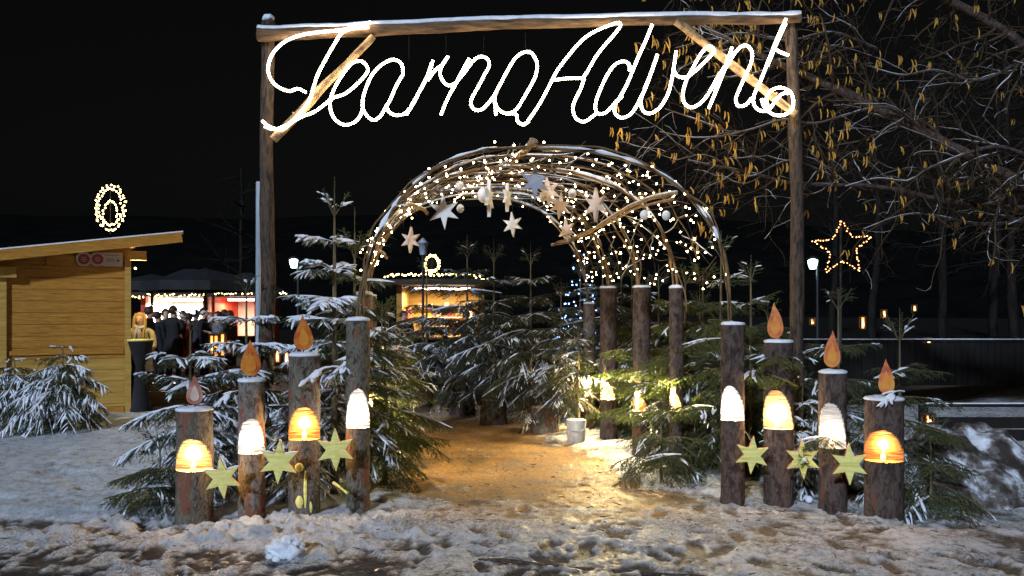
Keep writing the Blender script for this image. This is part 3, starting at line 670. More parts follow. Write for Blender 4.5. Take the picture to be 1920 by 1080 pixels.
# long poles
def longpole(pts, r, nm, seed, snow=True):
    P = wander(crom(pts, .05), .02, seed); obj(nm, G().tube(P, r*(.85+.3*fbm(np.arange(len(P))*.2, 0*P[:, 0], 0, seed)), 9), M['pole'], tun)
    if snow: sg.tube(P+[0, 0, r*.85], r*(.7+.5*fbm(np.arange(len(P))*.3, 0*P[:, 0], 0, seed+1)), 7, flat=.6)
longpole([at(998, 266, 7.65), at(975, 290, 8.4), at(930, 318, 10.3), at(885, 352, 13.3)], .026, 'ridge_pole', 80)
longpole([at(1270, 362, 7.7), at(1205, 378, 8.8), at(1130, 420, 10.6), at(1080, 448, 12.2), at(1035, 460, 13.3)], .018, 'side_pole', 81)
longpole([at(1262, 372, 7.8), at(1190, 392, 8.8), at(1120, 428, 10.6), at(1040, 458, 13.2)], .012, 'side_pole', 84, False)
longpole([at(752, 390, 7.6), at(770, 385, 9), at(790, 392, 11), at(800, 400, 13.2)], .02, 'side_pole', 82)
longpole([at(700, 452, 7.7), at(712, 470, 9.5), at(725, 485, 12.5)], .014, 'side_pole', 83)
g = G(); 
for q in range(300):     # brushwood woven over the roof
    k0 = rng.uniform(0, 3.6); u0 = np.clip(rng.normal(.5, .22), .12, .90); n = 10
    kk = np.clip(k0+np.linspace(0, rng.uniform(.3, 1.4), n), 0, 4); uu = np.clip(u0+np.linspace(0, rng.normal(0, .06), n), .05, .95)
    P = np.array([arch_pt(uu[i], kk[i]) for i in range(n)]).reshape(n, 3)+[0, 0, rng.uniform(-.02, .05)]
    P = wander(P, .05, 100+q, 4); g.tube(P, np.linspace(.005, .002, n), 5)
    if q % 3 == 0: sg.tube(P+[0, 0, .006], .007*np.sin(np.linspace(.3, PI-.3, n)), 5, flat=.7)
    for t in range(2):
        c = P[rng.integers(2, n-1)]; dd = rng.normal(0, 1, 3)*[.08, .12, .06]; g.tube([c, c+dd*.5+[0, 0, .01], c+dd], [.003, .0025, .0015], 4)
obj('brushwood', g, M['twig'], tun)
obj('snow', sg, M['snow'], tun)
v, f = lump(at(999, 268, 7.63), (.045, .045, .04), 3, .3, 14); obj('pole_knob', G().add(v, f), M['pole'], tun)

# strings of fairy lights
bulb_g = G().ball((0, 0, 0), .0095, 6); bulb_me = {}
def bulb_mesh(mn, r=1.0):
    if (mn, r) not in bulb_me:
        gg = G().ball((0, 0, 0), .0095*r, 6); me_ = gg.mesh('bulb'); me_.materials.append(M[mn]); bulb_me[(mn, r)] = me_
    return bulb_me[(mn, r)]
def light_string(name, P, spacing, label, cat='string lights', group=None, mn='bulb', r=1.0, wire=.0022, jit=.02, parent=None, cable=True):
    P = np.asarray(P); rt = root(name, P[len(P)//2], label, cat, group)
    if cable: obj('cable', G().tube(P, wire, 4), M['wire'], rt)
    s = np.concatenate([[0], np.cumsum(np.linalg.norm(np.diff(P, axis=0), axis=1))]); n = int(s[-1]/spacing)
    base = np.array(rt.location)
    for t in (np.arange(n)+.5)*spacing:
        p = np.array([np.interp(t+rng.uniform(-.2, .2)*spacing, s, P[:, k]) for k in range(3)])
        b_ = bpy.data.objects.new('bulb', bulb_mesh(mn, r)); C.objects.link(b_); b_.parent = rt
        b_.location = tuple(p-base+rng.normal(0, jit, 3)*[1, 1, 1]-[0, 0, .012]); b_.rotation_euler = tuple(rng.uniform(0, 3, 3))
    return rt
side_words = ['front edge', 'just behind the front arch', 'between first and second arch', 'along the second arch', 'behind the second arch', 'along the third arch', 'between third and fourth arch', 'along the fourth arch', 'between fourth and last arch', 'along the last arch']
for q in range(10):
    k = [0, .3, .6, 1, 1.5, 2, 2.5, 3, 3.5, 4][q]; u = np.linspace(.07, .93 if q else .9, 80)
    P = wander(arch_pt(u, k), .05+.05*(q % 2), 200+q, 2)
    light_string('fairy_lights', P, .155 if q else .2, f'warm white fairy lights over the tunnel {side_words[q]}', group='strings of fairy lights over the tunnel', jit=.03)
lw = ['highest of the right flank strings', 'middle of the right flank strings', 'lowest of the right flank strings', 'low on the left flank', 'high on the left flank', 'beside the ridge', 'high on the right flank', 'low on the right flank']
for q, u0 in enumerate((.67, .80, .925, .13, .28, .46, .74, .87)):
    kk = np.linspace(0, 4, 60); P = np.array([arch_pt(u0+.015*math.sin(x_*5), x_) for x_ in kk]).reshape(-1, 3)
    light_string('fairy_lights', wander(P, .06, 230+q, 2), .15, f'fairy light string running lengthwise along the tunnel, {lw[q]}', group='strings of fairy lights over the tunnel', jit=.03, r=.8)

# hanging ornaments
hang = [ # px,py,R px,depth,material,yaw,label
 (832, 396, 31, 8.3, 'starwhite', .0, 'largest white star hanging on the left under the arches'),
 (770, 450, 22, 8.9, 'starpink', -.5, 'small pale wooden star hanging lowest at far left of the tunnel'),
 (961, 421, 21, 9.6, 'starwhite', -.45, 'small white star hanging alone in the middle gap under the arches'),
 (1003, 342, 30, 8.2, 'stargrey', .15, 'large grey-blue star hanging in the shade near the ridge'),
 (1027, 358, 26, 9.0, 'starpink', .2, 'pale star partly behind the large grey star'),
 (1050, 386, 23, 9.3, 'starpink', .3, 'cream star right of the grey star, above a smaller one'),
 (1062, 431, 20, 9.9, 'starpink', -.7, 'small cream star hanging lowest in the right cluster'),
 (1117, 384, 29, 8.4, 'starpink', -.85, 'narrow-looking turned star hanging by the right side pole'),
 (917, 372, 31, 8.6, 'starwhite', 1.38, 'star seen edge-on beside the largest white ball'),
 (951, 370, 24, 9.2, 'starwhite', 1.3, 'smaller star seen edge-on just right of the other edge-on star')]
for k, (px, py, rp, d, mn, yaw, txt) in enumerate(hang):
    o3 = at(px, py, d); R_ = rp*d/FP; rt = root('hanging_star', o3, txt, 'star', 'stars hanging inside the tunnel')
    ax = (math.cos(yaw), math.sin(yaw), 0); A3 = np.array(ax)
    obj('star_board', G().prism(star_pts(R_, .40, 6, 1.12, rot=[.06, -.05, .08, 0, .1, -.1, .1, 0, 0, 0][k]), -.016, .016, o3, ax, (0, 0, 1), bulge=.004), M[mn], rt, smooth=False)
    obj('thread', G().tube([o3+[0, 0, R_], o3+[0, 0, R_+.12+.3*(k % 3)*.3]], .0012, 4), M['wire'], rt)
balls = [(862, 349, 8, 8.5, 'upper small silver ball beside the large white star'), (863, 391, 7, 8.5, 'lower oval bauble below the small silver ball'), (908, 366, 13, 8.8, 'largest glittering white ball'),
         (1073, 363, 8, 8.6, 'small white bauble between the cream stars and the turned star'), (1208, 403, 8, 8.3, 'left one of two white baubles under the right side pole'), (1249, 404, 8, 8.1, 'right one of two white baubles under the right side pole'), (1017, 371, 7, 9.1, 'tiny bauble half hidden behind the pale star')]
for k, (px, py, rp, d, txt) in enumerate(balls):
    o3 = at(px, py, d); r = rp*d/FP; rt = root('bauble', o3, txt, 'bauble', 'baubles hanging inside the tunnel')
    g = G().ball(o3, r, 16, sc3=(1, 1, 1.15)); v = g.v[0]; v += (v-o3)*(.12*(vn(v[:, 0]*90, v[:, 1]*90, v[:, 2]*90, k)-.5))[:, None]
    bl_ = obj('ball', g, M['starwhite'], rt); obj('thread', G().tube([o3+[0, 0, r], o3+[0, 0, r+.16]], .0013, 4), M['wire'], rt)
    obj('cap', G().lathe(o3+[0, 0, r*1.1], [(.006, 0), (.006, .01), (0, .011)], 8), M['dark'], bl_)
# ---------------------------------------------------------------- spruces
def spruce(H, Lmax, seed, single=None, dens=200, z_lo=.12, nw=.0042, step=.17, sn=1.0, bend=0.0, slope=.5, az_range=None, needle='needle', droop=1.0, leader=.32, down=0):
    rg = np.random.default_rng(seed); K = 6; S = []; R0 = []
    t = np.linspace(0, 1, K)
    zz = []; z_ = H-leader
    while z_ > z_lo:
        zz.append(z_); z_ -= step*(1.5-.7*(H-z_)/H)*rg.uniform(.8, 1.2)
    def shoots(o, az, el, L, sag, r0):
        cu = rg.normal(0, .12)
        hx = L*t*np.cos(el); azs = az+cu*t
        zc = L*(np.sin(el)*t-sag*t**1.8+.10*sag*t**4)
        return np.stack([o[0]+hx*np.cos(azs), o[1]+hx*np.sin(azs), o[2]+zc], 1)
    S.append(np.stack([0*t+bend*t*0, 0*t, H-leader+leader*t], 1)); R0.append(.006)
    if single: zz = [H-leader]
    for iz, z_ in enumerate(zz):
        n = 5 if iz > 0 else 4
        a0 = rg.uniform(0, 2*PI)
        extra = rg.integers(0, 3) if iz > 1 else 0
        if single: n, extra = 1, 0
        for b_ in range(n+extra):
            az = a0+2*PI*b_/n+rg.normal(0, .22) if b_ < n else rg.uniform(0, 2*PI)
            L = min(Lmax*rg.uniform(.8, 1.1), .13+slope*(H-z_)**.85)*(1 if b_ < n else rg.uniform(.35, .6))
            if az_range is not None:
                dlt = (az-az_range[0]+PI) % (2*PI)-PI
                if abs(dlt) > az_range[1]: L *= .45
            f = (z_/H)
            el = R(62 if not down else 8) if iz == 0 else R(-6+42*f**2+rg.normal(0, 6))+(-.25*down)
            sag = droop*(.42-.30*f)*rg.uniform(.7, 1.3) if iz else .05
            if single: az, el, sag, L = 0., single[0], single[1], Lmax
            o = np.array([0, 0, z_+(rg.uniform(-.05, .05) if b_ >= n else 0)])
            P = shoots(o, az, el, L, sag, .006); S.append(P); R0.append(.003+.006*L)
            ns = int(L/.048)
            for q in range(2, ns):
                for sd_ in (-1, 1):
                    if rg.random() < .12: continue
                    tt = (q+.3*sd_)/ns; i0 = min(K-2, int(tt*(K-1))); fr = tt*(K-1)-i0; pt = P[i0]*(1-fr)+P[i0+1]*fr
                    l2 = (L*.46*(1-tt)**.75+.05)*rg.uniform(.75, 1.15)
                    tg = P[i0+1]-P[i0]; a2 = math.atan2(tg[1], tg[0])+sd_*R(rg.uniform(42, 62)); e2 = math.atan2(tg[2], np.hypot(tg[0], tg[1]))*.7-.08
                    Q = shoots(pt, a2, e2+rg.normal(0, .1), l2, .25*droop*rg.uniform(.5, 1.6), .003); S.append(Q); R0.append(.0022)
                    if l2 > .13:
                        m2 = int(l2/.045)
                        for q3 in range(1, m2):
                            for s3 in (-1, 1):
                                if rg.random() < .25: continue
                                t3 = q3/m2; i3 = min(K-2, int(t3*(K-1))); p3 = Q[i3]+(Q[i3+1]-Q[i3])*(t3*(K-1)-i3)
                                l3 = (l2*.42*(1-t3)+.03)*rg.uniform(.7, 1.2); tq = Q[i3+1]-Q[i3]
                                S.append(shoots(p3, math.atan2(tq[1], tq[0])+s3*R(rg.uniform(38, 58)), math.atan2(tq[2], np.hypot(tq[0], tq[1]))*.8-.1, l3, .35*droop, .002)); R0.append(.0015)
    S = np.array(S); R0 = np.array(R0); N = len(S)
    # bend the whole tree a little
    if bend: S[..., 0] += bend*(S[..., 2]/H)**2
    # stems: square tubes
    T = np.gradient(S, axis=1); T /= np.linalg.norm(T, axis=2, keepdims=True)+1e-9
    A = np.cross(T, np.array([0, 0, 1.])); An = np.linalg.norm(A, axis=2, keepdims=True); A = np.where(An < .05, np.array([1., 0, 0]), A/(An+1e-9)); B = np.cross(A, T)
    def ringmesh(Cn, ra, rb, k, ph=0):
        th = np.linspace(0, 2*PI, k, endpoint=False)+ph
        V = Cn[:, :, None]+ra[..., None, None]*np.cos(th)[:, None]*A[:, :, None]+rb[..., None, None]*np.sin(th)[:, None]*B[:, :, None]
        n_, KK = Cn.shape[:2]
        i = (np.arange(n_)[:, None, None]*KK*k+np.arange(KK-1)[None, :, None]*k); j = np.arange(k)[None, None]; j2 = (j+1) % k
        F = np.stack([i+j, i+j2, i+k+j2, i+k+j], -1).reshape(-1, 4); return V.reshape(-1, 3), F
    rad = R0[:, None]*(1-.7*t[None]); sg_ = G(); V, F = ringmesh(S, rad, rad, 4); sg_.add(V, F)
    zt_ = np.linspace(-.05, H-leader*.5, 24); tr = G().tube(np.stack([bend*(zt_/H)**2, 0*zt_, zt_], 1), np.linspace(.013*H+.006, .006, 24), 9)
    # needles
    seg = np.linalg.norm(np.diff(S, axis=1), axis=2).sum(1); cnt = np.maximum(3, (seg*dens)).astype(int)
    own = np.repeat(np.arange(N), cnt); M_ = len(own); tt = rg.uniform(.03, 1.0, M_)*(K-1); i0 = np.minimum(K-2, tt.astype(int)); fr = (tt-i0)[:, None]
    p = S[own, i0]*(1-fr)+S[own, i0+1]*fr; tg = T[own, i0]; a = A[own, i0]; b2 = B[own, i0]
    ph = rg.uniform(0, 2*PI, M_); rd = np.cos(ph)[:, None]*a+np.sin(ph)[:, None]*b2*.8
    dr = tg*.75+rd*.8; dr /= np.linalg.norm(dr, axis=1)[:, None]; ln = rg.uniform(.012, .021, M_)[:, None]*(1+nw*40-.17)
    sdv = np.cross(dr, rg.normal(0, 1, (M_, 3))); sdv /= np.linalg.norm(sdv, axis=1)[:, None]+1e-9
    V = np.stack([p-sdv*nw*.5, p+sdv*nw*.5, p+dr*ln], 1).reshape(-1, 3)
    ng = G().add(V, np.arange(M_*3).reshape(-1, 3))
    # snow lying on the shoots
    cen = S.mean(1); keep = (fbm(cen[:, 0]*5+seed, cen[:, 1]*5, cen[:, 2]*5, seed, 3) > .66-.20*sn) & (rg.random(N) < np.where(R0 > .0021, .30+.45*sn, .12+.25*sn))
    keep &= (cnt > 3) & (cen[:, 2] < H-leader*.6) | ((cen[:, 2] >= H-leader*.6) & (rg.random(N) < .35) & keep)
    keep &= (cnt > 3) & (np.abs(T[:, 2, 2]) < .86)
    # upper boughs shade lower ones: more snow towards the tips and the top
    rr_ = np.hypot(cen[:, 0], cen[:, 1]); lim = np.minimum(Lmax, .13+slope*np.maximum(0, H-cen[:, 2])**.85); keep &= rr_ > lim*.28*rg.uniform(.3, 1.3, N)
    Sk = S[keep]; Ak = A[keep]
    if len(Sk):
        A, B = A[keep], np.zeros_like(A[keep])+[0, 0, 1.]
        nz = np.clip(2.1*vn(Sk[..., 0]*19, Sk[..., 1]*19, Sk[..., 2]*19, seed)-.45, 0, 1.5)+.35*vn(Sk[..., 0]*60, Sk[..., 1]*60, Sk[..., 2]*60, seed)
        wd = (.0075+.0022*sn+.006*(R0[keep][:, None] > .002)+.003*(R0[keep][:, None] > .0024))*nz*(np.sin(np.linspace(.16, PI-.10, K))**.55)[None]
        V, F = ringmesh(Sk+[0, 0, .007], wd, wd*.75, 6, .26); snw_ = G().add(V, F)
    else: snw_ = None
    return dict(tr=tr, st=sg_, ne=ng, sn=snw_, needle=needle)
LIB = {}
def spruce_meshes(key, **k):
    if key not in LIB:
        d = spruce(**k); r = []
        for nm, q, mm in (('trunk', d['tr'], M['stem']), ('crown', None, None), ('snow', d['sn'], M['snow'])):
            if nm == 'crown':
                g = G(); n0 = d['st']; g.add(n0.v[0], n0.f, 0); g.add(d['ne'].v[0], d['ne'].f, 1); me_ = g.mesh('crown', smooth=False); me_.materials.append(M['stem']); me_.materials.append(M[d['needle']])
            elif q is None: continue
            else: me_ = q.mesh(nm); me_.materials.append(mm)
            r.append((nm, me_))
        LIB[key] = r
    return LIB[key]
def put_tree(key, loc, s=1.0, rz=0, label='', group=None, name='spruce_tree', tilt=(0, 0), **k):
    ms = spruce_meshes(key, **k); rt = root(name, loc, label, 'spruce tree', group, rz=rz); rt.scale = (s, s, s); rt.rotation_euler.x = tilt[0]; rt.rotation_euler.y = tilt[1]
    for nm, me_ in ms:
        o = bpy.data.objects.new(nm, me_); C.objects.link(o); o.parent = rt
    return rt
TG = 'cut spruce trees dressing the gate and tunnel'
def P0(px, d): return [(px-CX)*d/FP, d, 0]
def Ht(py, d): return zt(py, d)
# left of the gate
put_tree('A', P0(627, 8.15), label='tallest snowy spruce with a long bare leader, left of the tunnel mouth', group=TG, H=Ht(332, 8.15), Lmax=.58, seed=11, dens=330, sn=1.45, step=.19, leader=.36, slope=.36, z_lo=.5, az_range=(2.6, 2.2))
put_tree('A2', P0(665, 8.6), rz=1.2, label='slim spruce with one bare upright shoot close behind the tallest left one', group=TG, H=Ht(388, 8.6), Lmax=.6, seed=12, dens=330, sn=.7, step=.17, leader=.5, slope=.38, z_lo=.3)
put_tree('B', P0(462, 8.3), label='snowy spruce behind the second left log with a club-shaped tip', group=TG, H=Ht(530, 8.3), Lmax=.50, seed=13, dens=330, sn=1.2, step=.15, leader=.1, slope=.5, droop=1.3, z_lo=.2)
put_tree('C', P0(357, 7.9), label='low spreading snowy spruce behind the leftmost candle log', group=TG, H=Ht(598, 7.9), Lmax=.58, seed=14, dens=330, sn=1.1, step=.15, leader=.12, slope=.62, droop=1.3, z_lo=.15)
put_tree('C2', P0(300, 7.5), rz=2, label='small dark spruce lying low at the outer end of the left row', group=TG, H=.62, Lmax=.5, seed=15, dens=230, sn=.05, step=.10, leader=.1, slope=.9, droop=1.5, z_lo=.06)
put_tree('D', P0(560, 7.9), rz=.6, s=.8, label='short snowy spruce hidden behind the third left log', group=TG, H=1.35, Lmax=.5, seed=16, dens=230, sn=.9, step=.13, leader=.12, slope=.6, droop=1.4, z_lo=.1)
# left side within the tunnel
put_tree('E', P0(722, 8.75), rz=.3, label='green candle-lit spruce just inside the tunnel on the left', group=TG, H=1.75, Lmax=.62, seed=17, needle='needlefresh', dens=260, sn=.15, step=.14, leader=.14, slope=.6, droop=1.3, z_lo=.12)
put_tree('F', P0(716, 9.9), rz=1.9, label='second spruce along the left side within the tunnel', group=TG, H=1.8, Lmax=.62, seed=18, dens=220, sn=.6, step=.15, leader=.15, slope=.6, droop=1.2, z_lo=.15)
put_tree('F', P0(728, 11.4), rz=4.0, s=.95, label='farthest spruce along the left side within the tunnel', group=TG, H=1.8, Lmax=.62, seed=18)
# right side within the tunnel
put_tree('E', P0(1352, 9.3), rz=2.6, s=.92, label='green candle-lit spruce just behind the tall right log', group=TG, H=1.75, Lmax=.62, seed=17)
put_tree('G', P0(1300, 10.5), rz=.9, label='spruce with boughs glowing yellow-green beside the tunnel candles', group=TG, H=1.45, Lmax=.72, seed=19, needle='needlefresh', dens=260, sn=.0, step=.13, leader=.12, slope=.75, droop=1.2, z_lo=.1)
put_tree('G', P0(1225, 11.9), rz=3.3, s=.95, label='candle-lit spruce between the third and fourth right tunnel trunks', group=TG, H=1.45, Lmax=.72, seed=19)
put_tree('G', P0(1160, 13.2), rz=5.2, s=.9, label='small lit spruce by the farthest right tunnel trunk', group=TG, H=1.45, Lmax=.72, seed=19)
put_tree('E', P0(1318, 9.9), rz=5.1, s=1.22, label='tall bright green spruce filling the gap behind the nearest right tunnel trunk', group=TG, H=1)
put_tree('E', P0(1285, 11.2), rz=.9, s=1.25, label='tall green spruce behind the second and third right tunnel trunks', group=TG, H=1)
put_tree('E', P0(1205, 12.4), rz=2.1, s=1.2, label='tall green spruce behind the third and fourth right tunnel trunks', group=TG, H=1)
put_tree('E', P0(1440, 9.2), rz=3.3, s=1.0, label='green spruce filling the dark between the first two right logs', group=TG, H=1)
put_tree('C2', P0(1240, 8.9), rz=3.9, s=1.15, label='bundle of low spruce boughs on the snow at the path edge right', group=TG, H=.62, Lmax=.5, seed=15)
# right of the gate
put_tree('H', P0(1352, 9.6), rz=.4, label='tall thin spruce rising behind the right front log inside the frame', group=TG, H=Ht(432, 9.6), Lmax=.72, seed=20, dens=210, sn=.4, step=.2, leader=.3, slope=.42, droop=.9, z_lo=.5)
put_tree('H', P0(1408, 9.0), rz=2.4, s=.88, label='spruce close behind the second right log, top level with the arch feet', group=TG, H=1, Lmax=.72, seed=20)
put_tree('I', P0(1572, 8.4), rz=.2, label='spruce with a snowy star-like tip behind the third right log', group=TG, H=Ht(538, 8.4), Lmax=.55, seed=21, dens=220, sn=.6, step=.22, leader=.22, slope=.42, droop=1.1, z_lo=.3)
put_tree('J', P0(1687, 8.0), rz=.9, label='sparse spruce with long bare leader behind the thick right end log', group=TG, H=Ht(578, 8.0), Lmax=.62, seed=22, dens=200, sn=.35, step=.2, leader=.3, slope=.48, droop=1.0, z_lo=.2)
put_tree('C2', P0(1745, 7.5), rz=.4, s=1.1, label='low dark spruce boughs at the outer end of the right row', group=TG, H=.62, Lmax=.5, seed=15)
put_tree('D', P0(1505, 8.2), rz=2.2, s=.8, label='short spruce between the second and third right logs', group=TG, H=1.35, Lmax=.5, seed=16)
for k_, (px_, d_, s_, key_, rz_, txt_) in enumerate(((1165, 13.4, .92, 'K', .7, 'dim spruce behind the tunnel between the last right trunks'), (1235, 12.2, .80, 'L', 2.9, 'dim spruce behind the second and third right tunnel trunks'), (1312, 11.3, .74, 'K', 5.0, 'dim spruce outside the tunnel right of the second arch trunk'), (1185, 12.9, .86, 'L', 4.2, 'dim snowy spruce behind the fourth right tunnel trunk'), (1280, 9.8, .62, 'K', 1.9, 'slender spruce standing between the nearest right tunnel trunks'), (1130, 15.5, .95, 'L', 1.7, 'dark spruce far back right of the blue-lit tree'))):
    LATE = globals().setdefault('LATE', []); LATE.append((px_, d_, s_, key_, rz_, txt_))
BO = 'loose spruce boughs tied between the candle logs'
LB = {}
def bough(key, o3, rz, label, L, sn, sag=.5, el=.25, seed=50):
    ms = spruce_meshes(key, H=.001, leader=0., Lmax=L, seed=seed, dens=300, needle='needlefresh', sn=sn, single=(el, sag), nw=.0045)  # needlefresh: needle green brightened to look candle-lit
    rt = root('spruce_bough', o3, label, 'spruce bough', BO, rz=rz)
    for nm, me_ in ms[1:]:
        o = bpy.data.objects.new('needles' if nm == 'crown' else nm, me_); C.objects.link(o); o.parent = rt; o.scale = (L/LB.setdefault(key, L),)*3
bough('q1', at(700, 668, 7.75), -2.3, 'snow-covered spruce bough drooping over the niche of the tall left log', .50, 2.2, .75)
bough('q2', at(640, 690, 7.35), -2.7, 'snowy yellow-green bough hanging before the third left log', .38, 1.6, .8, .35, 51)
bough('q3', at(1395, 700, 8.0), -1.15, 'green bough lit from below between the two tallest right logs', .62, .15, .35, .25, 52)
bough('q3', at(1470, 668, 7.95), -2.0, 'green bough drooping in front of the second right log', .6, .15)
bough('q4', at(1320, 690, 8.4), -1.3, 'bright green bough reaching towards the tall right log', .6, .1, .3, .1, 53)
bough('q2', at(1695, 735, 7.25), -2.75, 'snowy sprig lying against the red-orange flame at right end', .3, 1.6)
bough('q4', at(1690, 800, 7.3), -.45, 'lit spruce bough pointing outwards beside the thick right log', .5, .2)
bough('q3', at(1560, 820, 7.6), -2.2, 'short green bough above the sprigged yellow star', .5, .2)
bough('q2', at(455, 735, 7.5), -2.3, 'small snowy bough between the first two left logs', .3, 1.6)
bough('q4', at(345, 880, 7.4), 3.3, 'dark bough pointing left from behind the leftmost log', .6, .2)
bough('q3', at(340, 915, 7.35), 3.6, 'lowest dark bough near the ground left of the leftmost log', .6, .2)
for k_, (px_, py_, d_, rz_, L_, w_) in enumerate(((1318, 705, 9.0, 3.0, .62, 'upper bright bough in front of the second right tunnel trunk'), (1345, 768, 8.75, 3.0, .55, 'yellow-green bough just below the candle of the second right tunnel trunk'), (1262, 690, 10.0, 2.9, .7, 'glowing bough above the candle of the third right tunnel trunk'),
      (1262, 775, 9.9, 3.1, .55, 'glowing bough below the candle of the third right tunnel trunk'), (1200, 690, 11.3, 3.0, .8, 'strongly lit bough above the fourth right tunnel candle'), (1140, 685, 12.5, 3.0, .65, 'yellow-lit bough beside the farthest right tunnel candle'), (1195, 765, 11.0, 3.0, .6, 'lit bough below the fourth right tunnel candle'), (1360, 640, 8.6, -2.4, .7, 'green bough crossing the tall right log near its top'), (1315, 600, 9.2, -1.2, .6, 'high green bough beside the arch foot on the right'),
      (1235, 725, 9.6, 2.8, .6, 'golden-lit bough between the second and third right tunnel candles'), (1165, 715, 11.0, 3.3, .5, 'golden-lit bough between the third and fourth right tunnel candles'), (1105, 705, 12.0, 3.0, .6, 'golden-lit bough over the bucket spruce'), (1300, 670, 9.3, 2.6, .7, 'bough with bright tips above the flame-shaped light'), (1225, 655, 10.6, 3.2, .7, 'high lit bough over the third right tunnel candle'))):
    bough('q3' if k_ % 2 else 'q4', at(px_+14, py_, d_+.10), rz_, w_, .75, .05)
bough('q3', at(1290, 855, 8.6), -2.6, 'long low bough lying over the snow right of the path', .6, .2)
# row of trees standing in stumps at the back
BG = 'spruces standing in stumps across the far end of the tunnel'
back = [(800, 15.6, 472, .75, 'leftmost slender spruce in a stump at the far end of the tunnel', 'K', .2), (876, 14.9, 440, .9, 'spruce with a very straight bare tip in the second stump from left', 'L', 1.1), (926, 13.9, 446, .95, 'broad snowy spruce in the third stump with a tall thin leader', 'K', 2.3),
        (995, 13.2, 452, 1.0, 'wide snowy spruce in the middle stump, boughs hanging with snow', 'L', 3.6), (1052, 12.7, 520, 1.0, 'snowy spruce leaning over the orange-lit stump', 'K', 4.4), (1085, 12.0, 610, .8, 'little spruce planted in the white bucket', 'M', .5)]
put = []
for i, (px, d, ty, s_, txt, key, rz) in enumerate(back):
    H0 = {'K': 2.75, 'L': 2.9, 'M': 1.5}[key]; z0 = .28; sc_ = (Ht(ty, d)-z0)/H0
    rt = put_tree(key, [(px-CX)*d/FP, d, z0], rz=rz, s=sc_, label=txt, group=BG, H=H0, Lmax=.95 if key != 'M' else .5, seed={'K': 23, 'L': 24, 'M': 25}[key], dens=150, nw=.006, sn=.45, step=.22 if key != 'M' else .14, leader=.42 if key != 'M' else .12, slope=.50 if key != 'M' else .5, droop=1.2, z_lo=.25, needle='needledark')
for px_, d_, s_, key_, rz_, txt_ in LATE: put_tree(key_, P0(px_, d_), rz=rz_, s=s_, label=txt_, group=TG)
stw = ['behind the tunnel at far left', 'second from left, wood chip on its side', 'third from left', 'lit orange on its left side', '']
for i, (px, by, hw, top) in enumerate(((790, 762, 22, 700), (866, 778, 24, 735), (925, 796, 24, 752), (1022, 812, 27, 757))):
    d = EYE*FP/(by-HZ)+.1; d2 = [15.6, 14.9, 13.9, 13.1][i]
    log('tree_stump', [(px-CX)*d/FP, d, 0], hw*d/FP, .36, None, 0, 'barkred' if i in (0, 3) else 'bark_dark', 'cut', seed=60+i, label='heavy sawn stump used as tree stand, '+stw[i], cat='stump', group='stumps holding up the back row of spruces', cap=False)
bk = at(1080, 590, 11.6)*[1, 1, 0]
rt = root('bucket', bk, 'whitish bucket with a little spruce, at the right edge of the path', 'bucket')
obj('body', G().lathe(bk, [(0, .005), (.11, .005), (.125, .30), (.13, .31), (.122, .31), (.118, .28), (0, .27)], 28), M['whitewash'], rt)
obj('handle', G().tube(crom([bk+[-.13, 0, .28], bk+[-.1, -.1, .2], bk+[0, -.14, .17], bk+[.1, -.1, .2], bk+[.13, 0, .28]], .02), .004, 6), M['metal'], rt)
# bush against the hut
put_tree('N', P0(118, 12.4), rz=.5, label='bowed snow-laden conifer bush in front of the wooden hut', name='conifer_bush', H=1.22, Lmax=.80, seed=26, dens=200, nw=.0065, sn=1.35, step=.09, leader=.02, slope=1.15, droop=1.9, z_lo=.4, down=1)
put_tree('N', P0(28, 12.6), rz=3.5, s=.85, label='snowy drooping conifer cut by the left edge of the picture', name='conifer_bush', H=1)
# hazel with catkins
rg = np.random.default_rng(5)
polys = []
def grow(P, r0, r1, lvl, dirb):
    polys.append((P, r0, r1, lvl))
    L = np.linalg.norm(np.diff(P, axis=0), axis=1).sum()
    if lvl >= 4: return
    sp_ = [.16, .14, .115, .09][lvl]; n = int(L/sp_)
    for q in range(n):
        tt = (q+.5+rg.uniform(-.4, .4))/n
        if tt < (.12 if lvl else .0): continue
        i = min(len(P)-2, int(tt*(len(P)-1))); p = P[i]+(P[i+1]-P[i])*(tt*(len(P)-1)-i); tg = P[i+1]-P[i]; tg /= np.linalg.norm(tg)
        l2 = [1.05, .58, .30, .13][lvl]*rg.uniform(.4, 1.25)*(1-.35*tt)
        rnd = rg.normal(0, 1, 3)*[1, .55, 1]; rnd -= tg*rnd.dot(tg); rnd /= np.linalg.norm(rnd)
        d0 = tg*rg.uniform(.4, .9)+rnd+np.array(dirb)*.35; d0 /= np.linalg.norm(d0); m_ = [9, 8, 6, 4][lvl]; pts = [p]; dd = d0
        for k in range(m_):
            dd = dd+rg.normal(0, .15, 3)+np.array([0, 0, -.06*k/m_]); dd /= np.linalg.norm(dd); pts.append(pts[-1]+dd*l2/m_)
        ra = (r0+(r1-r0)*tt)*.55; ra = min(ra, [.02, .009, .005, .003][lvl])
        pts = np.array(pts)
        if pts[:, 1].min() < GY+.22: continue
        grow(pts, ra, ra*.4, lvl+1, dirb)
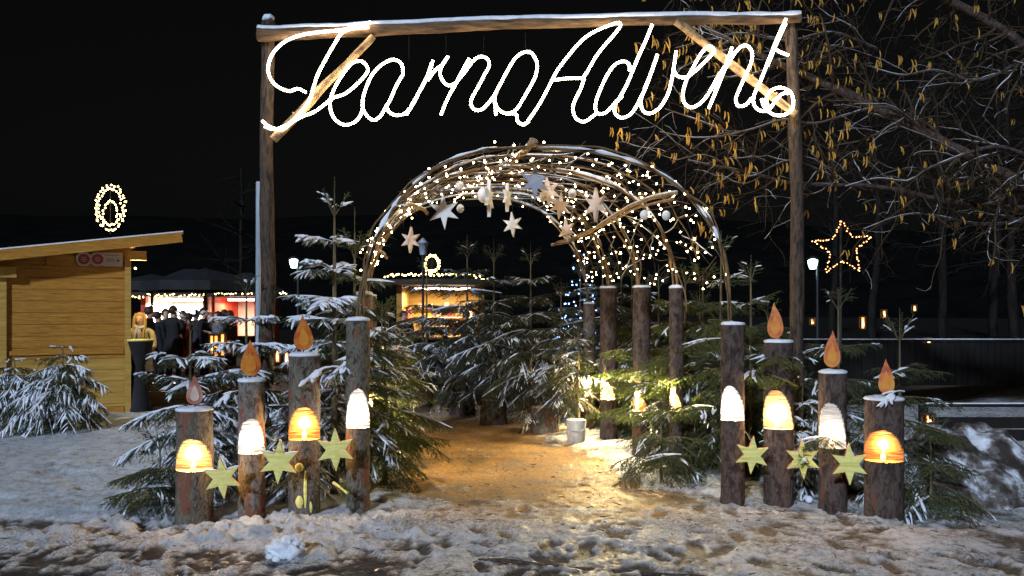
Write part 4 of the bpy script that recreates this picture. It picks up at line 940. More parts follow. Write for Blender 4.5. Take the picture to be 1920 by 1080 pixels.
limbs = [([at(2180, 470, 10.4), at(2020, 400, 10.1), at(1880, 320, 9.9), at(1757, 262, 9.8), at(1640, 200, 9.7), at(1535, 150, 9.6), at(1430, 105, 9.4), at(1300, 40, 9.3)], .085, .02),
         ([at(2180, 470, 10.4), at(2080, 250, 10.3), at(1950, 110, 10.2), at(1800, 10, 10.1), at(1620, -60, 9.9), at(1400, -70, 9.7), at(1260, -40, 9.6)], .08, .014),
         ([at(1757, 262, 9.8), at(1680, 205, 9.6), at(1627, 203, 9.5), at(1531, 230, 9.35), at(1472, 222, 9.3), at(1383, 247, 9.25), at(1300, 222, 9.2), at(1246, 205, 9.2)], .018, .006),
         ([at(1383, 247, 9.25), at(1340, 255, 9.2), at(1290, 256, 9.2), at(1236, 246, 9.2)], .009, .004),
         ([at(2180, 470, 10.4), at(2000, 330, 9.8), at(1900, 280, 9.6), at(1840, 281, 9.5), at(1745, 315, 9.4), at(1705, 340, 9.4), at(1650, 335, 9.4), at(1590, 350, 9.4)], .04, .006),
         ([at(2180, 470, 10.4), at(1980, 400, 10.6), at(1800, 380, 10.6), at(1640, 350, 10.4), at(1500, 345, 10.2), at(1390, 320, 10.0), at(1290, 300, 9.9)], .05, .008),
         ([at(2180, 470, 10.4), at(2060, 180, 10.0), at(1990, 60, 9.8), at(1900, -40, 9.7)], .06, .012),
         ([at(1640, 90, 9.9), at(1560, 60, 9.6), at(1470, 75, 9.3), at(1380, 60, 9.1), at(1270, 90, 9.0)], .016, .005),
         ([at(1560, 330, 10.1), at(1480, 300, 9.7), at(1400, 330, 9.5), at(1330, 290, 9.3), at(1262, 300, 9.2)], .012, .004),
         ([at(1900, 120, 10.2), at(1830, 150, 10.0), at(1750, 130, 9.9), at(1690, 140, 9.8), at(1600, 110, 9.7)], .02, .006),
         ([at(2100, 420, 10.4), at(1950, 410, 10.3), at(1850, 420, 10.3), at(1720, 400, 10.2), at(1620, 430, 10.2)], .03, .006)]
for P, a, b_ in limbs: grow(wander(crom(P, .09), .03, 300, 2), a, b_, 0, (-.5, -.1, -.25))
hz = root('hazel_tree', [at(2180, 590, 10.4)[0], 10.4, 0], 'large bare hazel with hanging yellow catkins reaching over the right gate post', 'tree')
g = G(); tb = at(2180, 470, 10.4); g.tube(crom([tb*[1, 1, 0]+[.25, 0, -.1], tb*[1, 1, 0]+[.12, 0, .8], tb], .08), np.linspace(.16, .1, len(crom([tb*[1, 1, 0]+[.25, 0, -.1], tb*[1, 1, 0]+[.12, 0, .8], tb], .08))), 14)
for P, a, b_, l in polys:
    if l == 0: g.tube(P, np.linspace(a, b_, len(P)), 9)
obj('trunk', g, M['bark_dark'], hz)
g = G(); sgh = G(); cat_g = G(); nc = 0
for P, a, b_, l in polys:
    nr_ = .9 if P[0, 0] < 3.2 else 1
    if (l == 0 or rg.random() < (.38 if l == 1 else .16 if l == 2 else .06 if l == 3 else 0)*nr_):
        Q = P[:]; m_ = len(Q)
        if m_ > 3 and abs(Q[-1, 2]-Q[0, 2]) < .8*np.linalg.norm(Q[-1]-Q[0]):
            ra = np.linspace(a, b_, m_); sgh.tube(Q+[0, 0, 1]*ra[:, None]*.7, (np.minimum(ra, .014)*.7+.0009)*(.4+.9*fbm(np.arange(m_)*.7+P[0, 0]*9, 0*ra, 0, 3)), 5, flat=.7)
    if l > 0: g.tube(P, np.linspace(a, b_, len(P)), 5 if l < 3 else 3, cap=False)
    if l >= 2 and rg.random() < (.10 if l < 4 else .012)*(1.7 if P[0, 0] < 4.0 and P[0, 2] > 3 else .55):
        c = P[-1]
        for q in range(rg.integers(1, 4)):
            L_ = rg.uniform(.06, .12); cu = rg.normal(0, .018, 2); c2 = c+[rg.normal(0, .015), rg.normal(0, .015), 0]
            t_ = np.linspace(0, 1, 6); Pc = np.stack([c2[0]+cu[0]*t_+.01*np.sin(t_*3), c2[1]+cu[1]*t_, c2[2]-L_*t_], 1)
            cat_g.tube(Pc, .0075*np.array([.35, .9, 1, 1, .85, .3]), 5); nc += 1
obj('branches', g, M['twig'], hz); obj('snow', sgh, M['snow'], hz); obj('catkins', cat_g, M['catkin'], hz)
print('hazel polys', len(polys), 'catkins', nc)
# ---------------------------------------------------------------- hut at the left
HD = 14.0; HA = R(30); hx0 = at(10, 0, HD)[0]
hut = root('wooden_hut', [hx0, HD, 0], 'orange-brown market hut with sloping plank roof at the left edge', 'hut', rz=HA)
ca, sa = math.cos(HA), math.sin(HA)
def hu(px, dv=0):      # distance along the front wall for a photographed column
    k = (px-CX)/FP; return (hx0-dv*sa-k*(HD+dv*ca))/(k*sa-ca)
def hw(u, v, z_): return np.array([hx0+u*ca-v*sa, HD+u*sa+v*ca, z_])
ue = hu(243); ul = -3.2; SL = .146
def rz_(u): return 2.55+SL*u
def hobj(nm, g, mm): 
    o = obj(nm, g, mm, None, world=False, smooth=False); o.parent = hut; return o
up = G(); lo_ = G(); z_ = .02; bh = .185
while z_ < rz_(ue):
    top = z_+bh-.007; x0 = ul
    if top > rz_(ul)-.03: x0 = (top+.03-2.55)/SL
    if x0 < ue-.08: (lo_ if z_ < .9 else up).box(((x0+ue)/2, .03+rng.uniform(0, .004), z_+(bh-.007)/2), (ue-x0, .04, bh-.006))
    z_ += bh
hobj('plank_wall', up, M['wood']); o = hobj('plank_wall', lo_, M['woodlight']); o['label'] = 'paler yellow planks along the bottom of the hut wall'
up2 = G(); P4 = [(ul, .06, 2.3+SL*0), (ue, .06, 2.3)]
up2.add([(ul, .06, .05), (ue-.02, .06, .05), (ue-.02, .06, rz_(ue)), (ul, .06, rz_(ul)), (ul, .08, .05), (ue-.02, .08, .05), (ue-.02, .08, rz_(ue)), (ul, .08, rz_(ul))], [(0, 1, 2, 3), (7, 6, 5, 4), (0, 4, 5, 1), (1, 5, 6, 2), (2, 6, 7, 3), (3, 7, 4, 0)])
hobj('wall_lining', up2, M['wood'])
hobj('side_wall', G().box((ue-.03, 1.36, rz_(ue)/2), (.05, 2.5, rz_(ue))).box((ul+.03, 1.36, rz_(ul)/2), (.05, 2.5, rz_(ul))).box(((ul+ue)/2, 2.6, 1.02), (ue-ul-.1, .05, 2.0)), M['wood'])
for x_, w_, t_ in ((ue-.03, .09, rz_(ue)-.06), (-.05, .13, 2.22)): hobj('corner_post', G().box((x_, -.022, t_/2), (w_, .05, t_)), M['woodlight'])
hobj('trim_board', G().box((ue/2-.02, -.006, 1.05), (ue-.14, .025, .07)), M['wood']); hobj('trim_board', G().box((ue/2-.02, -.006, .10), (ue-.14, .025, .12)), M['wood'])
hobj('rafter_end', G().box((ue+.10, -.03, 2.62), (.30, .10, .15)), M['woodlight']); hobj('rafter_end', G().box((-.02, -.075, 2.30), (.34, .12, .16)), M['woodlight'])
o = obj('lamp', G().ball((ue+.10, .10, 2.42), .018, 8), M['bulbyellow'], None, world=False); o.parent = hut
ld = bpy.data.lights.new('lamp_light', 'POINT'); ld.energy = 60; ld.color = (1, .80, .42); ld.shadow_soft_size = .06
lo = bpy.data.objects.new('lamp_light', ld); C.objects.link(lo); lo.parent = hut; lo.location = (ue+.10, .10, 2.38)
ut = hu(343, -.35); g = G()
for k in range(5):
    yy = -.35+k*.68+.34; zo = .075+k*.010
    g.beam([ul-.3, yy, rz_(ul-.3)+zo], [ut-.07*k, yy, rz_(ut-.07*k)+zo], .72, .03)
g.beam([ul-.3, -.37, rz_(ul-.3)-.0], [ut-.02, -.37, rz_(ut-.02)-.0], .03, .15)
for q in range(7): g.box((ul+q*.85, .9, rz_(ul+q*.85)+.02), (.07, 2.5, .1))
hobj('roof', g, M['wood'])
for k in range(3):
    s2 = G(); s2.beam([ul-.3, -.33+k*.13, rz_(ul-.3)+.103+k*.006], [ut-.04*k, -.33+k*.13, rz_(ut-.04*k)+.103+k*.006], .05, .02); hobj('snow', s2, M['snow'])
s2 = G(); s2.beam([ul-.3, 1.75, rz_(ul-.3)+.15], [ut-.5, 1.75, rz_(ut-.5)+.15], 1.9, .02); hobj('snow', s2, M['snow'])
axh = (ca, sa, 0)
for px in (157, 183):
    u = hu(px, -.02); d_ = hw(u, -.02, 0)[1]; c = hw(u, -.02, zt(486, d_)); rt = root('round_badge', c, ('left' if px < 170 else 'right')+' round red badge with white rim on the hut wall', 'sign', 'round badges high on the hut wall')
    a = np.linspace(0, 2*PI, 29)[:-1]
    obj('rim', G().prism([(.115*math.cos(t), .115*math.sin(t)) for t in a], -.003, .008, c, axh, (0, 0, 1)), M['plaque'], rt, smooth=False)
    dk_ = obj('disc', G().prism([(.085*math.cos(t), .085*math.sin(t)) for t in a], .009, .012, c, axh, (0, 0, 1)), M['redsign'], rt, smooth=False)
    g = G()
    for dz in (.03, .0, -.03): g.box(c+[.015*sa, -.015*ca, dz], (.09-.9*abs(dz), .003, .010), rz=HA)
    obj('lettering', g, M['plaque'], dk_, smooth=False)
u = hu(211, -.02); d_ = hw(u, -.02, 0)[1]; c = hw(u, -.02, zt(487, d_)); rt = root('plaque', c, 'white rectangular plaque with small dark lines of print on the hut', 'sign')
bd_ = obj('board', G().box(c, (.30, .012, .225), rz=HA), M['plaque'], rt, smooth=False)
g = G()
for dz, w_ in ((.07, .2), (.01, .12), (-.02, .12)):
    for q in range(8):
        uu_ = -w_/2+w_*q/8-(.03 if w_ < .2 else 0); g.box(c+[uu_*ca+.008*sa, uu_*sa-.008*ca, dz], (w_/8*.7, .003, .013), rz=HA)
g.ball(c+[.08*ca+.004*sa, .08*sa-.004*ca, -.015], .028, 10, sc3=(1, .3, .8)); obj('lettering', g, M['ink'], bd_, smooth=False)
# ring of lights on roof
def wreath(px, py, rx, ry, d, label, n1=40, inner=True, r=1.0):
    c = at(px, py, d); a = np.linspace(0, 2*PI, n1+1); P = np.stack([c[0]+rx*np.cos(a), c[1]+0*a, c[2]+ry*np.sin(a)], 1)
    rt = light_string('light_wreath', P, (rx+ry)*PI/n1, label, 'light wreath', None, 'bulbyellow', r, .004, .012)
    base = np.array(rt.location); pts = []
    for k, t in enumerate(np.linspace(0, 2*PI, int(n1*.8))[:-1]): pts.append(c+[rx*.80*math.cos(t), 0, ry*.80*math.sin(t)])
    if inner:
        pk = [(-.45, -.75), (-.5, -.3), (-.35, .1), (0, .3), (.35, .1), (.5, -.3), (.45, -.75)]
        for (u0, v0), (u1, v1) in zip(pk, pk[1:]):
            for s in (0, .33, .66): pts.append(c+[rx*(u0+(u1-u0)*s), 0, ry*(v0+(v1-v0)*s)])
    for p in pts[:(70 if inner else 24)]:
        b_ = bpy.data.objects.new('bulb', bulb_mesh('bulbyellow', r)); C.objects.link(b_); b_.parent = rt; b_.location = tuple(p-base+rng.normal(0, .008, 3))
    obj('ring', G().tube(P, .006, 5).tube([c+[0, 0, -ry-.08], c+[0, 0, ry]], .006, 5), M['wire'], rt)
wreath(207, 388, .25, .385, 15.6, 'oval ring of yellow lights standing on the hut roof', r=1.7)

# ---------------------------------------------------------------- market stalls far behind
def bulbs_along(a, b_, n, label, group, mn='bulbyellow', r=2.2, d2=None):
    P = pole_pts(a, b_, .03, .1, n); return light_string('eaves_lights', P, np.linalg.norm(np.array(b_)-a)/n, label, 'string lights', group, mn, r, .004, .02)
def stall(cx, d, w_, eave, label, red, dep=2.2, power=260, roofh=.5, inner='white', lampw=True, col=(1, .78, .50)):
    x0, x1 = cx-w_/2, cx+w_/2; rt = root('market_stall', [cx, d, 0], label, 'market stall', 'lit market stalls in the background')
    obj('counter', G().box((cx, d, .5), (w_, .08, 1.0)).box((cx, d-.12, 1.03), (w_+.1, .4, .06)), M['wooddark'], rt, smooth=False)
    obj('back_wall', G().box((cx, d+dep, 1.2), (w_, .06, 2.4)), M['white' if inner == 'red' else inner], rt, smooth=False)
    obj('side_wall', G().box((x0, d+dep/2, 1.2), (.06, dep, 2.4)), M[inner], rt, smooth=False); obj('side_wall', G().box((x1, d+dep/2, 1.2), (.06, dep, 2.4)), M[inner], rt, smooth=False)
    for x_ in (x0, x1): obj('post', G().box((x_, d-.05, eave/2), (.14, .14, eave)), M['red' if red else 'wood'], rt, smooth=False)
    g = G(); e = .35; zz = eave
    v = [(x0-e, d-.6, zz), (x1+e, d-.6, zz), (x1+e, d+dep+.4, zz), (x0-e, d+dep+.4, zz), (cx-w_*.1, d+dep/2, zz+roofh), (cx+w_*.1, d+dep/2, zz+roofh)]
    v2 = [(a, b2, c-.12) for a, b2, c in v[:4]]
    g.add(v+v2, [(0, 1, 5, 4), (1, 2, 5), (2, 3, 4, 5), (3, 0, 4), (0, 6, 7, 1), (1, 7, 8, 2), (2, 8, 9, 3), (3, 9, 6, 0), (6, 9, 8, 7)])
    obj('roof', g, M['canvas'], rt, smooth=False)
    if lampw:
        obj('lamp', G().box((cx, d+.7, eave-.2), (w_*.7, .06, .05)), M['tube'], rt, smooth=False)
        ld = bpy.data.lights.new('stall_light', 'AREA'); ld.shape = 'RECTANGLE'; ld.size = w_*.7; ld.size_y = .3; ld.energy = power; ld.color = col
        lo = bpy.data.objects.new('stall_light', ld); C.objects.link(lo); lo.parent = rt; lo.location = (0, .75, eave-.28)
    return rt
SD = 25.0
def px2x(px, d): return (px-CX)*d/FP
stall(px2x(330, SD), SD, px2x(388, SD)-px2x(272, SD), zt(548, SD), 'brightest white-lit stall with red posts behind the crowd', True, power=1100, roofh=.7, inner='white', col=(1, .88, .70))
stall(px2x(432, SD), SD+.5, 1.25, zt(548, SD+.5), 'red stall beside the metal pole, right of the brightest one', True, power=90, roofh=.6, inner='red')
rt = stall(px2x(826, 24), 24, px2x(905, 24)-px2x(752, 24), zt(526, 24), 'warm-lit wooden stall seen through the tunnel, ring of lights on top', False, power=210, roofh=.12, inner='woodlight', col=(1, .84, .58))
g = G()
for q in range(26):
    x_ = px2x(rng.uniform(762, 900), 24); g.box((x_, 23.9, 1.06+.09), (.06, .06, rng.uniform(.08, .2)), m=q % 3)
for q in range(16): g.box((px2x(rng.uniform(765, 890), 24), 26.0, rng.choice([1.35, 1.6, 1.85])+.06), (rng.uniform(.06, .16), .12, rng.uniform(.08, .2)), m=q % 3)
for z_ in (1.35, 1.6, 1.85): g.box((px2x(830, 24), 26.0, z_-.03), (1.6, .2, .03), m=2)
g.box((px2x(762, 24), 24.5, 1.4), (.06, .8, .9), m=0)
obj('goods', g, [M['red'], M['white'], M['starpink']], rt, smooth=False)['kind'] = 'stuff'
bulbs_along(at(722, 516, 23.3), at(880, 514, 23.3), 44, 'yellow lights along the front eaves of the stall seen through the tunnel', 'light strings on stall eaves')
bulbs_along(at(880, 514, 23.3), at(922, 528, 25.5), 12, 'short yellow light string down the right eave of the tunnel stall', 'light strings on stall eaves')
bulbs_along(at(240, 556, 24.3), at(272, 556, 24.3), 10, 'short string of yellow lights just right of the hut', 'light strings on stall eaves', r=1.7)
bulbs_along(at(274, 553, 24.2), at(385, 552, 24.2), 30, 'yellow lights along the eave of the brightest stall', 'light strings on stall eaves', r=1.7)
bulbs_along(at(400, 551, 24.2), at(478, 549, 24.2), 26, 'yellow lights along the eave of the red stall', 'light strings on stall eaves', r=1.7)
bulbs_along(at(522, 548, 25), at(538, 550, 25), 6, 'tiny stretch of yellow lights right of the left gate post', 'light strings on stall eaves', r=1.7)
wreath(810, 494, .20, .23, 23.6, 'ring of yellow lights above the roof of the stall in the tunnel', n1=30, inner=False, r=1.9)
# dark canopies
def canopy(px, d, w_, ez, pz, label):
    cx = px2x(px, d); rt = root('canopy', [cx, d, 0], label, 'canopy', 'dark canopies behind the hut'); n = 8; a = np.linspace(0, 2*PI, n+1)[:-1]+PI/8
    ring = [(cx+w_/2*math.cos(t), d+w_/2*math.sin(t), ez+.02*math.sin(3*t)) for t in a]; r2 = [(x_, y_, z_-.22) for x_, y_, z_ in ring]
    g = G().add(ring+r2+[(cx, d, pz)], [(j, (j+1) % n, 2*n) for j in range(n)]+[(j+n, (j+1) % n+n, (j+1) % n, j) for j in range(n)])
    obj('cover', g, M['canvas'], rt, smooth=False); obj('pole', G().tube([[cx, d, 0], [cx, d, pz]], .035, 8), M['dark'], rt)
canopy(385, 22.3, 3.0, zt(545, 22.3)+.2, zt(503, 22.3), 'broad dark peaked canopy in front of the brightest stall')
canopy(285, 22.8, 2.2, zt(545, 22.8)+.2, zt(514, 22.8), 'smaller dark canopy close to the hut corner')
# lamps on poles
for px, py, d, tp, txt in ((551, 493, 26, 'left', 'greenish white street lamp right of the left gate post'), (1524, 494, 24, 'right', 'greenish white street lamp beside the star of lights')):
    c = at(px, py, d); rt = root('street_lamp', c*[1, 1, 0], txt, 'street lamp', 'greenish street lamps')
    obj('pole', G().tube([c*[1, 1, 0]+[.12, 0, 0], c*[1, 1, 1]+[.12, 0, .1]], [.05, .03], 8).tube([c+[.12, 0, .1], c+[0, 0, .16]], .02, 6), M['dark'], rt)
    obj('globe', G().lathe(c, [(.0, -.15), (.08, -.14), (.12, 0), (.13, .08), (.05, .12), (0, .13)], 16), M['lampglow'], rt)
    obj('cap', G().lathe(c, [(.16, .12), (.17, .13), (.03, .2), (0, .2)], 16), M['dark'], rt)
    ld = bpy.data.lights.new('lamp_light', 'POINT'); ld.energy = 7; ld.color = (.6, 1, .85); ld.shadow_soft_size = .15
    lo = bpy.data.objects.new('lamp_light', ld); C.objects.link(lo); lo.parent = rt; lo.location = (0, 0, c[2]-.25)
# unlit lantern lamp over the tunnel stall
c = at(793, 478, 21); rt = root('street_lamp', c*[1, 1, 0], 'unlit grey lantern-headed lamp left of the ring of lights', 'street lamp')
obj('pole', G().tube([c*[1, 1, 0], c], .03, 8), M['dark'], rt); obj('head', G().lathe(c, [(.07, 0), (.11, .26), (.15, .27), (.03, .38), (0, .4)], 8), M['metal'], rt)
# star of lights
c = at(1579, 463, 12); sp_ = [(1578, 410), (1597, 443), (1634, 441), (1604, 469), (1612, 506), (1580, 487), (1549, 508), (1557, 472), (1524, 450), (1562, 447), (1578, 410)]
P = np.vstack([np.linspace(at(*sp_[i], 12), at(*sp_[i+1], 12), 8, endpoint=False) for i in range(10)]+[at(*sp_[0], 12)[None]])
rt = light_string('light_star', P, .038, 'five-pointed outline star of small orange lights in the dark at right', 'light star', None, 'bulborange', .95, .005, .006)
obj('pole', G().tube([c*[1, 1, 0]+[0, .05, 1.0], c+[0, .05, .3]], .018, 6), M['dark'], rt)

# ---------------------------------------------------------------- fences and lanterns
def board_fence(pts, h, label, z0=0, name='board_fence', snow=True, vertical=True, mm='fence', bw=.11, step=None):
    pts = [np.array(p, float) for p in pts]; rt = root(name, [*pts[0][:2], z0], label, 'fence'); g = G(); s_ = G()
    for a, b_ in zip(pts, pts[1:]):
        L = np.linalg.norm(b_-a); d_ = (b_-a)/L; n = int(L/bw)
        if vertical:
            for q in range(n):
                p = a+d_*(q+.5)*bw; hh_ = h+rng.uniform(-.015, .015); g.box((p[0], p[1], z0+hh_/2), (bw*.92, .025, hh_), rz=math.atan2(d_[1], d_[0]))
        else:
            k = int(h/.16)
            for q in range(k): g.beam([*a[:2], z0+.09+q*.16], [*b_[:2], z0+.09+q*.16], .03, .14)
        for q in range(int(L/1.8)+1):
            p = a+d_*min(L, q*1.8); obj('post', G().box((p[0], p[1]+.06, z0+h/2), (.09, .09, h+.04)), M[mm], rt, smooth=False)
        g.beam([*a[:2], z0+h+.02], [*b_[:2], z0+h+.02], .09, .035)
        if snow: q = pole_pts([*a[:2], z0+h+.045], [*b_[:2], z0+h+.045], .006, .08, 4); s_.tube(q, .02, 6, flat=.55)
    obj('boards', g, M[mm], rt, smooth=False)
    if snow: obj('snow', s_, M['snow'], rt)
    return rt
board_fence([[px2x(1490, 15), 15, 0], [px2x(2300, 15), 15, 0]], .72, 'long dark board fence with snowy top rail behind the right row', z0=.48)
board_fence([[px2x(1735, 11.5), 11.5, 0], [px2x(2300, 11.5), 11.5, 0]], .45, 'low dark plank barrier with a snow line behind the snow heap', z0=.03, vertical=False)
board_fence([[px2x(-100, 17.5), 17.5, 0], [px2x(640, 17.5), 17.5, 0]], .62, 'low brown plank fence behind the left spruces', vertical=False, mm='wooddark', snow=False)
board_fence([[px2x(520, 19.5), 19.5, 0], [px2x(1010, 19.5), 19.5, 0]], .95, 'brown plank wall below the stall seen through the tunnel', vertical=False, mm='wooddark', snow=False)
def lantern(px, py, d, h, txt, slits=1, w_=.13, grp='candle lanterns in the dark'):
    c = at(px, py, d); rt = root('candle_lantern', c-[0, 0, h/2], txt, 'lantern', grp)
    obj('glass', G().lathe(c, [(.0, -h/2+.01), (w_*.36, -h/2+.01), (w_*.36, h/2-.02), (0, h/2-.02)], 10), M['glow'], rt)
    obj('flame', G().lathe(c+[0, -w_*.42, 0], [(0, -h*.36), (.022, -h*.25), (.018, 0), (.0, h*.25)], 8), M['glowhot'], rt)
    g = G().box(c+[0, 0, -h/2], (w_*1.1, w_*1.1, .025)).box(c+[0, 0, h/2], (w_*1.2, w_*1.2, .025))
    for a in (-1, 1):
        for b_ in (-1, 1): g.box(c+[a*w_*.47, b_*w_*.47, 0], (.018, .018, h))
    if slits > 1: g.box(c+[0, -w_*.5, 0], (.025, .02, h))
    obj('frame', g, M['wooddark'], rt, smooth=False); return rt
for px, py, d, h, sl_, txt in ((1523, 603, 20, .2, 2, 'small lantern right beside the right gate post'), (1617, 605, 19, .36, 1, 'tall slit lantern below the light star'), (1657, 589, 21, .26, 1, 'lantern uphill between two spruce tips'),
        (1714, 578, 23, .22, 1, 'highest and smallest lantern on the dark slope'), (1740, 641, 16, .2, 1, 'lantern by the snowy fence rail'), (1740, 785, 9.8, .14, 2, 'two-slit lantern low on the ground left of the snow heap')):
    lantern(px, py, d, h*.72, txt, sl_, .10)
for px, py, d, h, txt in ((398, 646, 17, .36, 'left narrow glowing lantern before the crowd'), (406, 648, 17, .40, 'second glowing lantern before the crowd'), (418, 646, 17, .42, 'third and brightest glowing lantern before the crowd'), (430, 650, 17, .22, 'right small lantern before the crowd'),
        (521, 664, 17, .3, 'lantern glimpsed just right of the left gate post'), (538, 668, 16.5, .34, 'lantern glimpsed behind the third left log'), (744, 664, 17, .34, 'left lantern glimpsed inside the tunnel'), (757, 664, 17, .14, 'small lantern between two others inside the tunnel'), (766, 672, 17, .26, 'right slit lantern glimpsed inside the tunnel'), (766, 716, 14, .16, 'lowest bright lantern inside the tunnel on the left')):
    lantern(px, py, d, h, txt, 1, .09, 'orange lanterns behind the spruces')

# ---------------------------------------------------------------- blue-lit tree
put_tree('K', P0(1088, 19.5), rz=2.2, s=1.05, label='distant spruce strung with blue and white lights behind the tunnel', H=2.75, name='spruce_tree')
t_ = np.linspace(0, 1, 220); aa = t_*2*PI*8; zz_ = 3.0-2.0*t_; rr2 = .10+.42*t_
P = np.stack([px2x(1088, 19.5)+rr2*np.cos(aa), 19.5+rr2*np.sin(aa), zz_], 1)
light_string('blue_lights', P, .22, 'string of blue and white lights wound round the distant spruce', 'string lights', None, 'bulbblue', 1.9, .003, .03)

# ---------------------------------------------------------------- dark woods
def bare_tree(px, d, h, r, label, seed):
    rgx = np.random.default_rng(seed); b_ = np.array([px2x(px, d), d, 0.4 if px > 1400 else 0]); rt = root('bare_tree', b_, label, 'tree', 'bare trees in the dark background')
    n = 16; P = pole_pts(b_-[0, 0, .5], b_+[rgx.normal(0, .3), 0, h], .15, h/n, seed); obj('trunk', G().tube(P, np.linspace(r, r*.3, len(P)), 9), M['woods'], rt)
    g = G()
    for q in range(34):
        i = rgx.integers(len(P)//3, len(P)-1); c = P[i]; a = rgx.uniform(0, 2*PI); L = rgx.uniform(.6, 2.2)*(1-.5*i/len(P)); dd = np.array([math.cos(a), math.sin(a)*.7, rgx.uniform(.1, .7)]); pts = [c]
        for k in range(7): dd = dd+rgx.normal(0, .16, 3); pts.append(pts[-1]+dd/np.linalg.norm(dd)*L/7)
        g.tube(pts, np.linspace(r*.25, .008, 8), 4)
        for s in range(5):
            c2 = pts[rgx.integers(2, 8)]; d2 = dd+rgx.normal(0, .8, 3); d2 /= np.linalg.norm(d2); g.tube([c2, c2+d2*L*.15, c2+d2*L*.3+[0, 0, -.03]], [.01, .008, .004], 3)
    obj('crown', g, M['woods'], rt)
for k, (px, d, h, r, txt) in enumerate(((1905, 21, 7.5, .14, 'dark bare trunk near the right edge of the woods'), (1770, 22, 8, .12, 'dark bare tree above the highest lantern'), (1640, 25, 8, .13, 'dark bare tree right behind the light star'), (1860, 27, 9, .15, 'far dark tree deep in the woods at right'), (1560, 30, 8.5, .14, 'far dark tree seen past the right gate post'), (450, 30, 6.5, .12, 'dim bare trunk above the canopies left of the gate'))):
    bare_tree(px, d, h, r, txt, 400+k)

# ---------------------------------------------------------------- snow heap and loose pieces
g = G(); n = 120; uu = np.linspace(-1, 1, n); U, V_ = np.meshgrid(uu, uu); rr3 = np.sqrt(U**2+V_**2)
hx, hy = 4.15, 8.55; Xh = hx+U*1.35; Yh = hy+V_*1.0
hgt = np.clip(1-rr3, 0, 1)**.75; Zh = hgt*.72*(.62+.75*fbm(Xh*2.2, Yh*2.2, 0, 77, 3))+(fbm(Xh*7, Yh*7, 0, 78, 4)-.5)*.13*np.minimum(1, hgt*4)-.03
i = (np.arange(n-1)[:, None]*n+np.arange(n-1)[None]).ravel()
g.add(np.stack([Xh.ravel(), Yh.ravel(), Zh.ravel()], 1), np.stack([i, i+1, i+n+1, i+n], 1))
M['dirtysnow'] = nmat('dirty_snow', [(.045, .035, .028), (.16, .14, .13), (.58, .60, .64), (.76, .78, .82)], (3.2, 3.2, 3.2), .8, detail=9, bump=.9, bscale=4, pos=(.44, .66))
tag(obj('snow_heap', g, M['dirtysnow'], loc=(hx, hy, 0)), 'heap of dirty snow and earth at the lower right edge', 'snow heap')
c = at(537, 1050, EYE*FP/(1050-HZ)); c[2] = .03
v, f = lump(c+[0, 0, .04], (.13, .10, .085), 21, .55, 40, 2.6)
tag(obj('snow_lump', G().add(v, f), M['snow'], loc=c*[1, 1, 0]), 'rough chunk of snow alone in the slush in front of the left row', 'snow chunk')
c = at(1517, 946, 7.85); c[2] = .05
tag(obj('snowball', G().ball(c, .034, 14), M['snow'], loc=c), 'small round snowball by the foot of the third right log', 'snowball')
# broken twigs at the foot of the logs
for k, (px, py, n_, txt) in enumerate(((930, 0, 0, ''),)): pass
for k, (px, py, L_, txt) in enumerate(((640, 912, .22, 'stubby pale branch stub with green needles between the left logs'), (1270, 800, .0, ''))):
    if not L_: continue
    a = at(625, 905, 7.35); b_ = at(652, 925, 7.25); rt = root('branch_stub', a, txt, 'branch')
    obj('stick', G().tube(crom([a, (a+b_)/2+[0, 0, .006], b_], .02), .013, 8), M['staryellow'], rt); g = G()
    for q in range(60):
        c = a+(b_-a)*rng.uniform(.3, 1); d_ = rng.normal(0, 1, 3)+[.5, -.2, .5]; d_ /= np.linalg.norm(d_); g.tube([c, c+d_*.04, c+d_*.07+[0, 0, -.01]], [.003, .002, .001], 3)
    obj('needles', g, M['needle'], rt)
# kerb stone lines showing through the slush at the bottom right
g = G(); P = crom([at(880, 1052, 6.05)*[1, 1, 0]+[0, 0, .012], [.3, 5.9, .014], [1.0, 5.72, .012], [2.0, 5.5, .01]], .04)
g.tube(wander(P, .02, 500, 3), .02, 8, flat=.6); tag(obj('kerb_edge', g, M['bark_dark'], loc=P[0]), kind='structure')
# little twigs and leaves as litter on the ground
g = G()
for q in range(420):
    y_ = rng.uniform(5.6, 11); x_ = rng.uniform(-.42, .56)*y_; a = rng.uniform(0, 6.3); L_ = rng.uniform(.015, .07); c = np.array([x_, y_, gz(x_, y_)+.008])
    g.tube([c, c+[math.cos(a)*L_, math.sin(a)*L_, .006]], [.004, .002], 4)
tag(obj('litter', g, M['twig']), 'scattered needles and twigs on the trodden snow', 'litter', kind='stuff')
# ---------------------------------------------------------------- people
M['skin'] = mat('skin', (.55, .33, .24), .55)
M['hairblond'] = nmat('blond_hair', [(.30, .18, .06), (.48, .33, .13)], (30, 30, 4), .5, bump=.3)
M['hairdark'] = nmat('dark_hair', [(.02, .013, .01), (.05, .03, .02)], (30, 30, 4), .5, bump=.3)
def cloth(nm, c): M[nm] = nmat(nm, [tuple(q*.7 for q in c), c], (9, 9, 9), .85, bump=.3); return nm
coats = [cloth('charcoal_coat', (.035, .035, .04)), cloth('black_coat', (.015, .015, .018)), cloth('navy_coat', (.02, .025, .05)), cloth('brown_coat', (.06, .035, .022)), cloth('orange_coat', (.5, .13, .03)), cloth('cream_coat', (.55, .47, .28)), cloth('grey_scarf', (.42, .42, .46)), cloth('grey_coat', (.16, .16, .17)), cloth('red_coat', (.25, .03, .025))]
cloth('trousers', (.02, .02, .024))
